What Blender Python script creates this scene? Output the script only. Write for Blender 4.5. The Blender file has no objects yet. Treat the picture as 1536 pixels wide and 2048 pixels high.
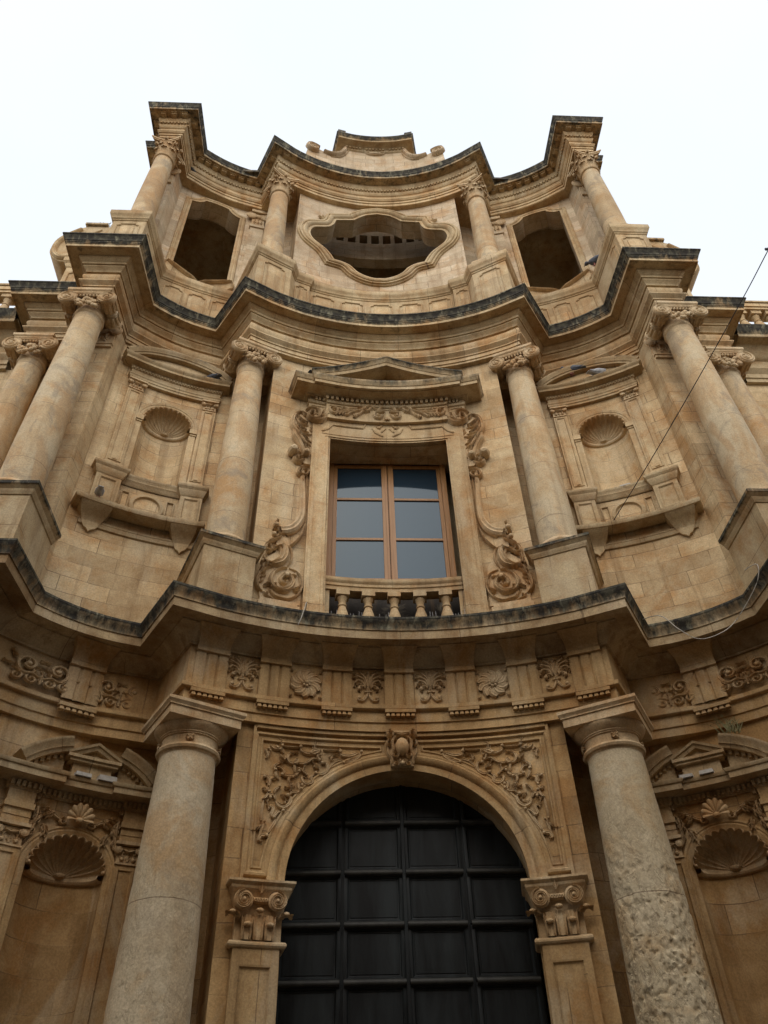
import bpy, bmesh, math, random
from math import sin, cos, pi, sqrt, asin, atan2
from mathutils import Vector, Matrix, noise
from mathutils.geometry import tessellate_polygon
random.seed(7)
scene = bpy.context.scene
COL = scene.collection
# ------------------------------------------------------------------ camera
CX = -0.786
cam_d = bpy.data.cameras.new("camera"); cam = bpy.data.objects.new("camera", cam_d); COL.objects.link(cam)
cam_d.sensor_fit = 'AUTO'; cam_d.sensor_width = 36.0; cam_d.lens = 36.0*1550/2048
cam_d.clip_start = 0.05; cam_d.clip_end = 2000
RX = ((0.99883, -0.0097, 0.04741), (-0.04122, -0.68398, 0.72834), (-0.02536, 0.72944, 0.68357))
cam.matrix_world = Matrix(((RX[0][0], RX[0][1], -RX[0][2], CX), (RX[1][0], RX[1][1], -RX[1][2], 0.0),
                           (RX[2][0], RX[2][1], -RX[2][2], 1.6), (0, 0, 0, 1)))
scene.camera = cam
scene.view_settings.view_transform = 'Standard'
scene.view_settings.look = 'None'
scene.view_settings.exposure = 0.12
scene.view_settings.gamma = 1.0
# ------------------------------------------------------------------ sky and light (rainy overcast day)
SUN_EL, SUN_AZ = math.radians(44), math.radians(188)     # azimuth measured from +Y (north) clockwise: behind the viewer
w = bpy.data.worlds.new("World"); scene.world = w; w.use_nodes = True
nt = w.node_tree; nt.nodes.clear()
out = nt.nodes.new('ShaderNodeOutputWorld')
sky = nt.nodes.new('ShaderNodeTexSky'); sky.sky_type = 'NISHITA'; sky.sun_disc = False
sky.sun_elevation = SUN_EL; sky.sun_rotation = SUN_AZ; sky.dust_density = 4.0; sky.air_density = 1.0
bg1 = nt.nodes.new('ShaderNodeBackground'); bg1.inputs[1].default_value = 0.05
bg2 = nt.nodes.new('ShaderNodeBackground'); bg2.inputs[1].default_value = 0.92
tcw = nt.nodes.new('ShaderNodeTexCoord'); cl = nt.nodes.new('ShaderNodeTexNoise'); cl.inputs['Scale'].default_value = 1.6; cl.inputs['Detail'].default_value = 4
nt.links.new(tcw.outputs['Generated'], cl.inputs['Vector'])
clm = nt.nodes.new('ShaderNodeMix'); clm.data_type = 'RGBA'; clm.inputs[6].default_value = (0.885, 0.935, 0.98, 1); clm.inputs[7].default_value = (0.965, 0.985, 1.0, 1)
clr = nt.nodes.new('ShaderNodeMapRange'); clr.inputs['From Min'].default_value = .35; clr.inputs['From Max'].default_value = .62
nt.links.new(cl.outputs['Fac'], clr.inputs['Value']); nt.links.new(clr.outputs[0], clm.inputs[0]); nt.links.new(clm.outputs[2], bg2.inputs[0])
addn = nt.nodes.new('ShaderNodeAddShader')
nt.links.new(sky.outputs[0], bg1.inputs[0]); nt.links.new(bg1.outputs[0], addn.inputs[0])
nt.links.new(bg2.outputs[0], addn.inputs[1]); nt.links.new(addn.outputs[0], out.inputs[0])
sd = bpy.data.lights.new("sun", 'SUN'); sd.energy = 1.2; sd.angle = math.radians(90); sd.color = (1.0, 0.97, 0.93)
so = bpy.data.objects.new("sun", sd); COL.objects.link(so)
dv = Vector((sin(SUN_AZ)*cos(SUN_EL), cos(SUN_AZ)*cos(SUN_EL), sin(SUN_EL)))
so.rotation_euler = dv.to_track_quat('Z', 'Y').to_euler(); so.location = (0, -20, 40)

# ------------------------------------------------------------------ materials
class NT:
    def __init__(s, name):
        s.m = bpy.data.materials.new(name); s.m.use_nodes = True
        s.t = s.m.node_tree; s.t.nodes.clear()
        s.out = s.n('ShaderNodeOutputMaterial'); s.b = s.n('ShaderNodeBsdfPrincipled')
        s.l(s.b.outputs[0], s.out.inputs[0])
    def n(s, t, **k):
        x = s.t.nodes.new(t)
        for a, v in k.items(): setattr(x, a, v)
        return x
    def l(s, a, b): s.t.links.new(a, b)
    def noise(s, vec, scale, detail=5, rough=.55, dist=0.0):
        x = s.n('ShaderNodeTexNoise'); x.inputs['Scale'].default_value = scale; x.inputs['Detail'].default_value = detail
        x.inputs['Roughness'].default_value = rough; x.inputs['Distortion'].default_value = dist
        s.l(vec, x.inputs['Vector']); return x.outputs['Fac']
    def ramp(s, fac, a, b, lo=0.0, hi=1.0):
        x = s.n('ShaderNodeMapRange'); x.clamp = True
        x.inputs['From Min'].default_value = a; x.inputs['From Max'].default_value = b
        x.inputs['To Min'].default_value = lo; x.inputs['To Max'].default_value = hi
        s.l(fac, x.inputs['Value']); return x.outputs[0]
    def mix(s, fac, c1, c2, mode='MIX'):
        x = s.n('ShaderNodeMix'); x.data_type = 'RGBA'; x.blend_type = mode
        for sock, v in ((x.inputs[0], fac), (x.inputs[6], c1), (x.inputs[7], c2)):
            if hasattr(v, 'is_output'): s.l(v, sock)
            elif isinstance(v, (int, float)): sock.default_value = v
            else: sock.default_value = (*v, 1)
        return x.outputs[2]
    def math(s, op, a, b=0.0):
        x = s.n('ShaderNodeMath', operation=op)
        for sock, v in ((x.inputs[0], a), (x.inputs[1], b)):
            if hasattr(v, 'is_output'): s.l(v, sock)
            else: sock.default_value = v
        return x.outputs[0]
    def mapped(s, vec, sc):
        x = s.n('ShaderNodeMapping'); x.inputs['Scale'].default_value = sc
        s.l(vec, x.inputs['Vector']); return x.outputs[0]

def stone(name, c_lo=(0.38, 0.265, 0.15), c_hi=(0.56, 0.455, 0.30), joints=None, grime=False, pale=0.0, pits=0.0, streak=.35, blot=0.0):
    g = NT(name)
    pos = g.n('ShaderNodeNewGeometry').outputs['Position']
    n1 = g.noise(pos, .55, 6, .6, .4); n2 = g.noise(pos, 2.3, 6, .62, .3); n3 = g.noise(pos, 11, 5, .6)
    f = g.math('ADD', g.math('MULTIPLY', n1, .55), g.math('MULTIPLY', n2, .45))
    col = g.mix(g.ramp(f, .40, .585), c_lo, c_hi)
    # ochre patina blotches and pale lime wash
    ob = g.ramp(g.noise(pos, 1.1, 7, .70, .6), .49, .62, 0, .66)
    col = g.mix(ob, col, tuple(c*k for c, k in zip(c_lo, (1.03, .82, .58))))
    pb = g.ramp(g.noise(g.mapped(pos, (1, 1, .55)), .9, 6, .68, .6), .50, .61, 0, .45 + pale)
    col = g.mix(pb, col, (0.57, 0.475, 0.32))
    # rain streaks running down
    st = g.ramp(g.noise(g.mapped(pos, (5.5, 5.5, .28)), 1.0, 5, .65), .52, .68, 0, streak*1.35)
    col = g.mix(st, col, (0.20, 0.115, 0.045))
    if blot:
        bl = g.ramp(g.noise(g.mapped(pos, (1, 1, .8)), 1.9, 6, .68, 1.0), .53, .63, 0, blot)
        col = g.mix(bl, col, (0.285, 0.235, 0.175))
        b2 = g.ramp(g.noise(g.mapped(pos, (1.2, 1.2, .5)), 1.2, 5, .6, .5), .54, .62, 0, blot*1.1)
        col = g.mix(b2, col, (0.46, 0.29, 0.14))
    bumps = g.math('MULTIPLY', n3, .5)
    if joints:
        uv = g.n('ShaderNodeUVMap').outputs[0]
        # a slow wobble keeps the joints from looking ruled
        wob = g.n('ShaderNodeVectorMath', operation='MULTIPLY_ADD')
        nz = g.n('ShaderNodeTexNoise'); nz.inputs['Scale'].default_value = 1.7; nz.inputs['Detail'].default_value = 3; g.l(pos, nz.inputs['Vector'])
        g.l(nz.outputs['Color'], wob.inputs[0]); wob.inputs[1].default_value = (.05, .05, 0); g.l(uv, wob.inputs[2])
        br = g.n('ShaderNodeTexBrick'); br.offset = .47; br.squash = 1.0
        br.inputs['Scale'].default_value = 1.0; br.inputs['Brick Width'].default_value = joints[0]; br.inputs['Row Height'].default_value = joints[1]
        br.inputs['Mortar Size'].default_value = .0065; br.inputs['Mortar Smooth'].default_value = .35; br.inputs['Bias'].default_value = 0
        br.inputs['Color1'].default_value = (.84, .82, .79, 1); br.inputs['Color2'].default_value = (1.12, 1.11, 1.09, 1); br.inputs['Mortar'].default_value = (1, 1, 1, 1)
        g.l(wob.outputs[0], br.inputs['Vector'])
        col = g.mix(1.0, col, br.outputs['Color'], 'MULTIPLY')
        keep = g.ramp(g.noise(pos, 1.1, 4), .40, .60, .12, .8)
        jf = g.math('MULTIPLY', br.outputs['Fac'], keep)
        col = g.mix(jf, col, (0.13, 0.075, 0.035))
        bumps = g.math('SUBTRACT', bumps, g.math('MULTIPLY', jf, 1.2))
    if pits > 0:
        sepz = g.n('ShaderNodeSeparateXYZ'); g.l(pos, sepz.inputs[0])
        low = g.ramp(sepz.outputs[2], 4.0, 5.6, 1.0, .12)
        pn = g.noise(g.mapped(pos, (1, 1, .55)), 11, 5, .62, .6)
        pm = g.math('MULTIPLY', g.ramp(pn, .50, .60), low)
        col = g.mix(g.math('MULTIPLY', pm, min(.8, .9*pits)), col, (0.17, 0.115, 0.06))
        bumps = g.math('SUBTRACT', bumps, g.math('MULTIPLY', pm, 5.0*pits))
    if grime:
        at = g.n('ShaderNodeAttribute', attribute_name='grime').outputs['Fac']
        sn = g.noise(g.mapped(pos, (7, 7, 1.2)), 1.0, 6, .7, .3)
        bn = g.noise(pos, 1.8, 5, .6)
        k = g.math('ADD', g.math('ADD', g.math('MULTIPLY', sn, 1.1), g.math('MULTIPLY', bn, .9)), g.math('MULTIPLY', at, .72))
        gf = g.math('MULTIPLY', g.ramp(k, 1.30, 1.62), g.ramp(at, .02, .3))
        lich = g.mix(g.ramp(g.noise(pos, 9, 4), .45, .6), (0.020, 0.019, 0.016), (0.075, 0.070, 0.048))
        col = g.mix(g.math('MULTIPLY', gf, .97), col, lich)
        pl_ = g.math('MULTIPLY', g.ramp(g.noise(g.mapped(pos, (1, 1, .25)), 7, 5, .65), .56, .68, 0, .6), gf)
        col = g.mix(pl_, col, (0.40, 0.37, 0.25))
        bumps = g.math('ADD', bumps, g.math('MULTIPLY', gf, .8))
    spk = g.ramp(g.noise(pos, 42, 3, .7), .38, .62, .84, 1.1)
    cb = g.n('ShaderNodeCombineColor'); 
    for i in range(3): g.l(spk, cb.inputs[i])
    col = g.mix(1.0, col, cb.outputs[0], 'MULTIPLY')
    g.l(col, g.b.inputs['Base Color'])
    g.b.inputs['Roughness'].default_value = .82
    g.b.inputs['Specular IOR Level'].default_value = .3
    fine = g.math('ADD', bumps, g.math('MULTIPLY', g.noise(pos, 55, 4, .65), .35))
    bp = g.n('ShaderNodeBump'); bp.inputs['Strength'].default_value = .5; bp.inputs['Distance'].default_value = .014
    g.l(fine, bp.inputs['Height']); g.l(bp.outputs[0], g.b.inputs['Normal'])
    return g.m

M = {}
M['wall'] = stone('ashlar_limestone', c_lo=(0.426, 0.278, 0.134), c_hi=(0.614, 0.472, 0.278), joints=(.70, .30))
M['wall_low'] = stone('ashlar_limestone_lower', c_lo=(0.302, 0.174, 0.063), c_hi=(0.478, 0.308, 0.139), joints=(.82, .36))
M['wall_small'] = stone('ashlar_limestone_upper', c_lo=(.45, .33, .205), c_hi=(.61, .50, .355), joints=(.62, .27), streak=.25)
M['mould'] = stone('carved_limestone', c_lo=(0.416, 0.268, 0.130), c_hi=(0.603, 0.458, 0.264), joints=(1.15, 9.0))
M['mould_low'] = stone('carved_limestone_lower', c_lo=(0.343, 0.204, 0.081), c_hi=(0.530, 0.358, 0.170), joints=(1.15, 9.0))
M['carve'] = stone('ornament_limestone', c_lo=(0.437, 0.289, 0.148), c_hi=(0.603, 0.453, 0.269))
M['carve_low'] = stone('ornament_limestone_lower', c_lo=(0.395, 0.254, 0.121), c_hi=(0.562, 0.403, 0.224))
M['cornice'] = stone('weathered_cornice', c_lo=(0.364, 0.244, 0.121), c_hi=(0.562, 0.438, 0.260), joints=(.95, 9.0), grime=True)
M['cornice_low'] = stone('weathered_lower_cornice', c_lo=(0.229, 0.144, 0.067), c_hi=(0.458, 0.339, 0.188), joints=(.95, 9.0), grime=True, streak=.5)  # stone colour darkened to deepen shade on the underside; the grime is weathering
M['column'] = stone('column_drums', c_lo=(0.468, 0.323, 0.170), c_hi=(0.614, 0.477, 0.296), joints=(60.0, 1.32), pale=.35, streak=.22, blot=.55)
M['column_pit'] = stone('pitted_column_drum', c_lo=(.47, .37, .225), c_hi=(.61, .51, .345), joints=(60.0, 4.45), pale=.5, pits=.35, streak=.1)
M['column_low'] = stone('plain_column_drum', c_lo=(.48, .375, .235), c_hi=(.63, .53, .37), joints=(60.0, 4.45), pale=.5, pits=.12, streak=.1, blot=.22)
M['dark'] = stone('interior_shade_stone', c_lo=(.022, .018, .014), c_hi=(.05, .042, .033))  # near-black colour stands in for shade inside recesses and openings

def simple(name, c, rough=.6, metal=0.0, spec=.5, noise=None, bump=0.0):
    g = NT(name); pos = g.n('ShaderNodeNewGeometry').outputs['Position']
    if noise:
        f = g.ramp(g.noise(g.mapped(pos, noise[1]), 1.0, 6, .6, .4), .35, .68)
        g.l(g.mix(f, c, noise[0]), g.b.inputs['Base Color'])
        if bump:
            bp = g.n('ShaderNodeBump'); bp.inputs['Strength'].default_value = bump; bp.inputs['Distance'].default_value = .01
            g.l(f, bp.inputs['Height']); g.l(bp.outputs[0], g.b.inputs['Normal'])
    else:
        g.b.inputs['Base Color'].default_value = (*c, 1)
    g.b.inputs['Roughness'].default_value = rough; g.b.inputs['Metallic'].default_value = metal
    g.b.inputs['Specular IOR Level'].default_value = spec
    return g.m
M['door'] = simple('dark_door', (.0035, .004, .0038), .5, 0, .22, ((.019, .023, .023), (4, 4, .8)), .3)
M['ledge'] = simple('skylit_door_ledge', (.020, .019, .016), .6, 0, .3, ((.045, .042, .034), (6, 6, 6)))  # coloured lighter than the door to carry the skylit highlight on the bars
M['wood'] = simple('window_wood', (.27, .125, .028), .45, 0, .5, ((.36, .17, .055), (30, 30, 1.5)), .2)
M['lead'] = simple('lead_flashing', (.30, .30, .28), .6, 0, .4, ((.42, .42, .40), (5, 5, 5)), .2)
M['spike'] = simple('steel_spikes', (.22, .21, .20), .5, .6)
M['wire'] = simple('black_cable', (.03, .028, .03), .6)
M['cord'] = simple('pale_cord', (.45, .41, .34), .7)
M['white'] = simple('white_marble_scrap', (.50, .47, .42), .7, 0, .4, ((.38, .35, .30), (20, 20, 20)))
M['paving'] = simple('street_paving', (.035, .033, .030), .5, 0, .4, ((.06, .056, .05), (1.5, 1.5, 1.5)), .3)
M['pig_dark'] = simple('slate_feathers', (.05, .055, .07), .55, 0, .4, ((.10, .11, .13), (25, 25, 25)))
M['pig_light'] = simple('grey_feathers', (.30, .31, .33), .6, 0, .4, ((.48, .48, .48), (18, 18, 18)))
M['leg'] = simple('bird_legs', (.35, .12, .09), .6)
M['plant'] = simple('dry_weed', (.20, .16, .075), .8, 0, .3, ((.12, .13, .05), (20, 20, 20)))
M['house'] = stone('sky_block_house_stone', c_lo=(.26, .19, .12), c_hi=(.38, .30, .20), joints=(.8, .35))
def glass():
    g = NT('window_glass')
    g.b.inputs['Base Color'].default_value = (.020, .036, .052, 1); g.b.inputs['Roughness'].default_value = .06
    g.b.inputs['IOR'].default_value = 1.5; g.b.inputs['Specular IOR Level'].default_value = .5; g.b.inputs['Specular Tint'].default_value = (.72, .88, 1.0, 1)
    return g.m
M['glass'] = glass()

# ------------------------------------------------------------------ mesh helpers
class MB:
    """collects geometry in a mapped space, built as ONE mesh object"""
    def __init__(s, fn=None, side=1):
        s.V = []; s.F = []; s.U = []; s.G = []; s.fn = fn; s.side = side
    def v(s, a, b, c, uv=(0, 0), g=0.0):
        p = s.fn(a, b, c) if s.fn else (a, b, c)
        s.V.append((p[0]*s.side, p[1], p[2])); s.U.append(uv); s.G.append(g)
        return len(s.V)-1
    def f(s, *i): s.F.append(tuple(i))
    def grid(s, R, closed=False):
        n = len(R[0])
        for i in range(len(R)-1):
            for j in range(n-1):
                s.f(R[i][j], R[i][j+1], R[i+1][j+1], R[i+1][j])
    def build(s, name, mat, parent=None, label=None, angle=34):
        me = bpy.data.meshes.new(name); me.from_pydata(s.V, [], s.F)
        uvl = me.uv_layers.new(name='UVMap')
        idx = [0]*len(me.loops); me.loops.foreach_get('vertex_index', idx)
        flat = [c for i in idx for c in s.U[i]]
        uvl.data.foreach_set('uv', flat)
        if any(s.G):
            at = me.attributes.new('grime', 'FLOAT', 'POINT'); at.data.foreach_set('value', s.G)
        bm = bmesh.new(); bm.from_mesh(me)
        bmesh.ops.recalc_face_normals(bm, faces=bm.faces); bm.to_mesh(me); bm.free()
        me.shade_smooth(); me.set_sharp_from_angle(angle=math.radians(angle))
        me.materials.append(M[mat] if isinstance(mat, str) else mat)
        o = bpy.data.objects.new(name, me); COL.objects.link(o)
        if parent is not None: attach(o, parent)
        if label: o['label'] = label
        return o
def world_of(o):
    mtx = Matrix.Translation(o.location) @ o.rotation_euler.to_matrix().to_4x4()
    if o.parent: mtx = world_of(o.parent) @ o.matrix_parent_inverse @ mtx
    return mtx
def attach(o, parent):
    o.parent = parent; o.matrix_parent_inverse = world_of(parent).inverted()
def thing(name, loc, label, cat, group=None):
    e = bpy.data.objects.new(name, None); e.location = loc; e.empty_display_size = .3; COL.objects.link(e)
    e['label'] = label; e['category'] = cat
    if group: e['group'] = group
    return e
def tag(o, label, cat, group=None):
    o['label'] = label; o['category'] = cat
    if group: o['group'] = group
    return o

def miters(P, closed=False):
    n = len(P); out = []
    def nrm(a, b):
        dx, dy = b[0]-a[0], b[1]-a[1]; L = math.hypot(dx, dy) or 1e-9
        return (dy/L, -dx/L)
    for i in range(n):
        if closed: a, b = nrm(P[i-1], P[i]), nrm(P[i], P[(i+1) % n])
        else:
            a = nrm(P[i-1], P[i]) if i > 0 else nrm(P[0], P[1])
            b = nrm(P[i], P[i+1]) if i < n-1 else nrm(P[n-2], P[n-1])
        d = 1 + a[0]*b[0] + a[1]*b[1]; d = max(d, .25)
        out.append(((a[0]+b[0])/d, (a[1]+b[1])/d))
    return out
def offset(P, d, closed=False):
    return [(p[0]+m[0]*d, p[1]+m[1]*d) for p, m in zip(P, miters(P, closed))]
def lens(P):
    L = [0.0]
    for a, b in zip(P, P[1:]): L.append(L[-1]+math.hypot(b[0]-a[0], b[1]-a[1]))
    return L
def dense(P, step):
    out = [P[0]]
    for a, b in zip(P, P[1:]):
        k = max(1, int(math.ceil(math.hypot(b[0]-a[0], b[1]-a[1])/step)))
        for i in range(1, k+1): out.append((a[0]+(b[0]-a[0])*i/k, a[1]+(b[1]-a[1])*i/k))
    return out
def sweep(mb, P, prof, closed=False, cap=False):
    m = miters(P, closed)
    PP = list(P)+[P[0]] if closed else P
    mm = list(m)+[m[0]] if closed else m
    L = lens(PP); S = lens([(q[0], q[1]) for q in prof]); z0 = prof[0][1]
    R = []
    for i, (p, k) in enumerate(zip(PP, mm)):
        R.append([mb.v(p[0]+k[0]*q[0], p[1]+k[1]*q[0], q[1], (L[i], z0+S[j]), q[2] if len(q) > 2 else 0.0) for j, q in enumerate(prof)])
    mb.grid(R)
    if cap and not closed:
        mb.f(*R[0]); mb.f(*R[-1])
def plate(mb, poly, z, g=0.0, hole=None):
    loops = [poly]+([hole] if hole else []); flat = [p for l in loops for p in l]
    ids = [mb.v(p[0], p[1], z, (p[0], p[1]), g) for p in flat]
    for t in tessellate_polygon([[Vector((p[0], p[1], 0)) for p in l] for l in loops]): mb.f(ids[t[0]], ids[t[1]], ids[t[2]])
def ribbon(mb, A, B, g=0.0):
    L = 0.0; R = []
    for i, (a, b) in enumerate(zip(A, B)):
        if i: L += math.dist(a, A[i-1])
        R.append([mb.v(*a, (L, 0), g), mb.v(*b, (L, math.dist(a, b)), g)])
    mb.grid(R)
def box(mb, u0, u1, v0, v1, h0, h1, nu=1, g=0.0):
    us = [u0+(u1-u0)*i/nu for i in range(nu+1)]
    R = [[mb.v(u, v0, h0, (u, v0), g), mb.v(u, v0, h1, (u, v0), g), mb.v(u, v1, h1, (u, v1), g), mb.v(u, v1, h0, (u, v1), g), mb.v(u, v0, h0, (u, v0), g)] for u in us]
    mb.grid(R); mb.f(*R[0][:4]); mb.f(*R[-1][:4])
def prism(mb, poly, h0, h1, g=0.0):
    a = [mb.v(p[0], p[1], h0, p, g) for p in poly]; b = [mb.v(p[0], p[1], h1, p, g) for p in poly]
    n = len(poly)
    for i in range(n): mb.f(a[i], a[(i+1) % n], b[(i+1) % n], b[i])
    for t in tessellate_polygon([[Vector((p[0], p[1], 0)) for p in poly]]):
        mb.f(b[t[0]], b[t[1]], b[t[2]]); mb.f(a[t[2]], a[t[1]], a[t[0]])
def lathe(mb, prof, c=(0, 0), seg=28, axis='z', c2=0.0, t0=0.0, t1=2*pi, uvr=None, g=0.0):
    """prof: (radius, position along axis); axis z -> c is the plan centre, axis b -> c=(a, z) centre"""
    R = []; S = lens([(r, t) for r, t in prof]); rr = uvr or max(r for r, t in prof)
    for i in range(seg+1):
        th = t0+(t1-t0)*i/seg; row = []
        for j, (r, t) in enumerate(prof):
            uv = (th*rr, t if axis == 'z' else S[j])
            if axis == 'z': row.append(mb.v(c[0]+r*cos(th), c[1]+r*sin(th), t, uv, g))
            elif axis == 'b': row.append(mb.v(c[0]+r*cos(th), t, c[1]+r*sin(th), uv, g))
            else: row.append(mb.v(t, c[0]+r*cos(th), c[1]+r*sin(th), uv, g))
        R.append(row)
    mb.grid(R)
def blob(mb, c, r, seg=8, rings=5):
    rx, ry, rz = r if isinstance(r, tuple) else (r, r, r)
    R = []
    for i in range(seg+1):
        th = 2*pi*i/seg
        R.append([mb.v(c[0]+rx*sin(ph)*cos(th), c[1]+ry*sin(ph)*sin(th), c[2]+rz*cos(ph), (th*.1, ph*.1)) for ph in [pi*j/rings for j in range(rings+1)]])
    mb.grid(R)
def catmull(P, n=5):
    if len(P) < 3: return [tuple(P[0])]+[tuple(P[0][k]+(P[1][k]-P[0][k])*i/n for k in range(len(P[0]))) for i in range(1, n+1)]
    Q = [P[0]]+list(P)+[P[-1]]; out = []
    for i in range(1, len(Q)-2):
        a, b, c, d = Q[i-1:i+3]
        for j in range(n):
            t = j/n
            out.append(tuple(.5*(2*b[k]+(c[k]-a[k])*t+(2*a[k]-5*b[k]+4*c[k]-d[k])*t*t+(3*b[k]-a[k]-3*c[k]+d[k])*t**3) for k in range(len(b))))
    out.append(tuple(P[-1])); return out
def stroke(mb, P, w, h, base=0.0, smooth=True, taper=.35, pl=None, n=5, flat=False):
    """a raised ridge along a 2D line: half round section, thinner at the ends"""
    Q = catmull(P, n) if smooth else P
    L = lens(Q); T = L[-1] or 1
    sec = ((-.5, 0), (-.45, .58), (-.22, .98), (0, .80), (.22, .98), (.45, .58), (.5, 0))
    R = []
    for i, p in enumerate(Q):
        a = Q[max(0, i-1)]; b = Q[min(len(Q)-1, i+1)]
        dx, dy = b[0]-a[0], b[1]-a[1]; l = math.hypot(dx, dy) or 1e-9
        nx, ny = dy/l, -dx/l; t = L[i]/T
        k = min(1, taper+(1-taper)*min(t, 1-t)/.22) if taper < 1 else 1
        ww = (w(t) if callable(w) else w*k); hh = h*(.55+.45*k)
        row = []
        for o, z in sec:
            q = (p[0]+nx*o*ww, p[1]+ny*o*ww, base+hh*z if z else base-.004)
            if pl: q = pl(*q)
            row.append(mb.v(*q, (q[0], q[1])))
        R.append(row)
    mb.grid(R)
def spiral(c, r0, turns, a0, sgn=1, r1=.12, n=10):
    N = int(n*turns)+1
    return [(c[0]+r0*(1-(1-r1)*(i/N)**.8)*cos(a0+sgn*2*pi*turns*i/N), c[1]+r0*(1-(1-r1)*(i/N)**.8)*sin(a0+sgn*2*pi*turns*i/N)) for i in range(N+1)]
def leaf(mb, p, ang, Ln, W, h, base=0.0, bend=0.0, lobes=3, pl=None):
    """acanthus leaf: a midrib with pairs of curling lobes"""
    pts = [p]; a = ang; N = 7
    for i in range(N):
        a += bend/N; pts.append((pts[-1][0]+cos(a)*Ln/N, pts[-1][1]+sin(a)*Ln/N))
    stroke(mb, pts, lambda t: W*.42*(1-.75*t)+.004, h, base, True, 1, pl, 2)
    for k in range(lobes):
        i = 1+int((N-2)*k/max(1, lobes-1)); q = pts[i]; l = W*(.95-.5*k/max(1, lobes))
        d = atan2(pts[i+1][1]-pts[i][1], pts[i+1][0]-pts[i][0])
        for s in (-1, 1):
            e = d+s*.75
            stroke(mb, [q, (q[0]+cos(e)*l*.55, q[1]+sin(e)*l*.55), (q[0]+cos(e-s*.35)*l, q[1]+sin(e-s*.35)*l)], lambda t: W*.36*(1-.6*t)+.003, h*.8, base, True, 1, pl, 2)
# ---- mapped spaces
def arcmap(yc, R):
    def f(u, v, h):
        a = asin(max(-1, min(1, u/R))); return ((R-h)*sin(a), yc+(R-h)*cos(a), v)
    return f
def linemap(p, q, sag=0.0):
    dx = q[0]-p[0]; dy = q[1]-p[1]
    def f(u, v, h):
        t = (u-p[0])/dx; y = p[1]+t*dy+sag*4*t*(1-t); d = (dy+sag*4*(1-2*t))/dx
        L = sqrt(1+d*d); return (u+h*d/L, y-h/L, v)
    return f
def frame(c, psi):
    """local (a right, b outward, z) at plan point c, front turned by psi towards the axis (for x > 0)"""
    cp, sp = cos(psi), sin(psi)
    return lambda a, b, z: (c[0]+a*cp-b*sp, c[1]-a*sp-b*cp, z)
def uvh(psi_frame, b0=0.0):
    return lambda u, v, h: psi_frame(u, b0+h, v)
def open_wall(mb, us, v0, v1, lo, hi, u_in, vstep=None):
    """wall over u samples with an opening between lo(u) and hi(u) for u inside u_in"""
    for a, b in zip(us, us[1:]):
        m = .5*(a+b)
        def quad(la, lb, ha, hb):
            if ha-la < 1e-4 and hb-lb < 1e-4: return
            mb.f(mb.v(a, la, 0, (a, la)), mb.v(b, lb, 0, (b, lb)), mb.v(b, hb, 0, (b, hb)), mb.v(a, ha, 0, (a, ha)))
        if u_in[0] < m < u_in[1]:
            if lo: quad(v0, v0, lo(a), lo(b))
            quad(hi(a), hi(b), v1, v1)
        else: quad(v0, v0, v1, v1)
def interp(T):
    def f(u):
        if u <= T[0][0]: return T[0][1]
        for a, b in zip(T, T[1:]):
            if u <= b[0]: return a[1]+(b[1]-a[1])*(u-a[0])/max(1e-9, b[0]-a[0])
        return T[-1][1]
    return f
def linspace(a, b, n): return [a+(b-a)*i/n for i in range(n+1)]
def mir(P): return [(-x, y) for x, y in reversed(P)]
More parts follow.
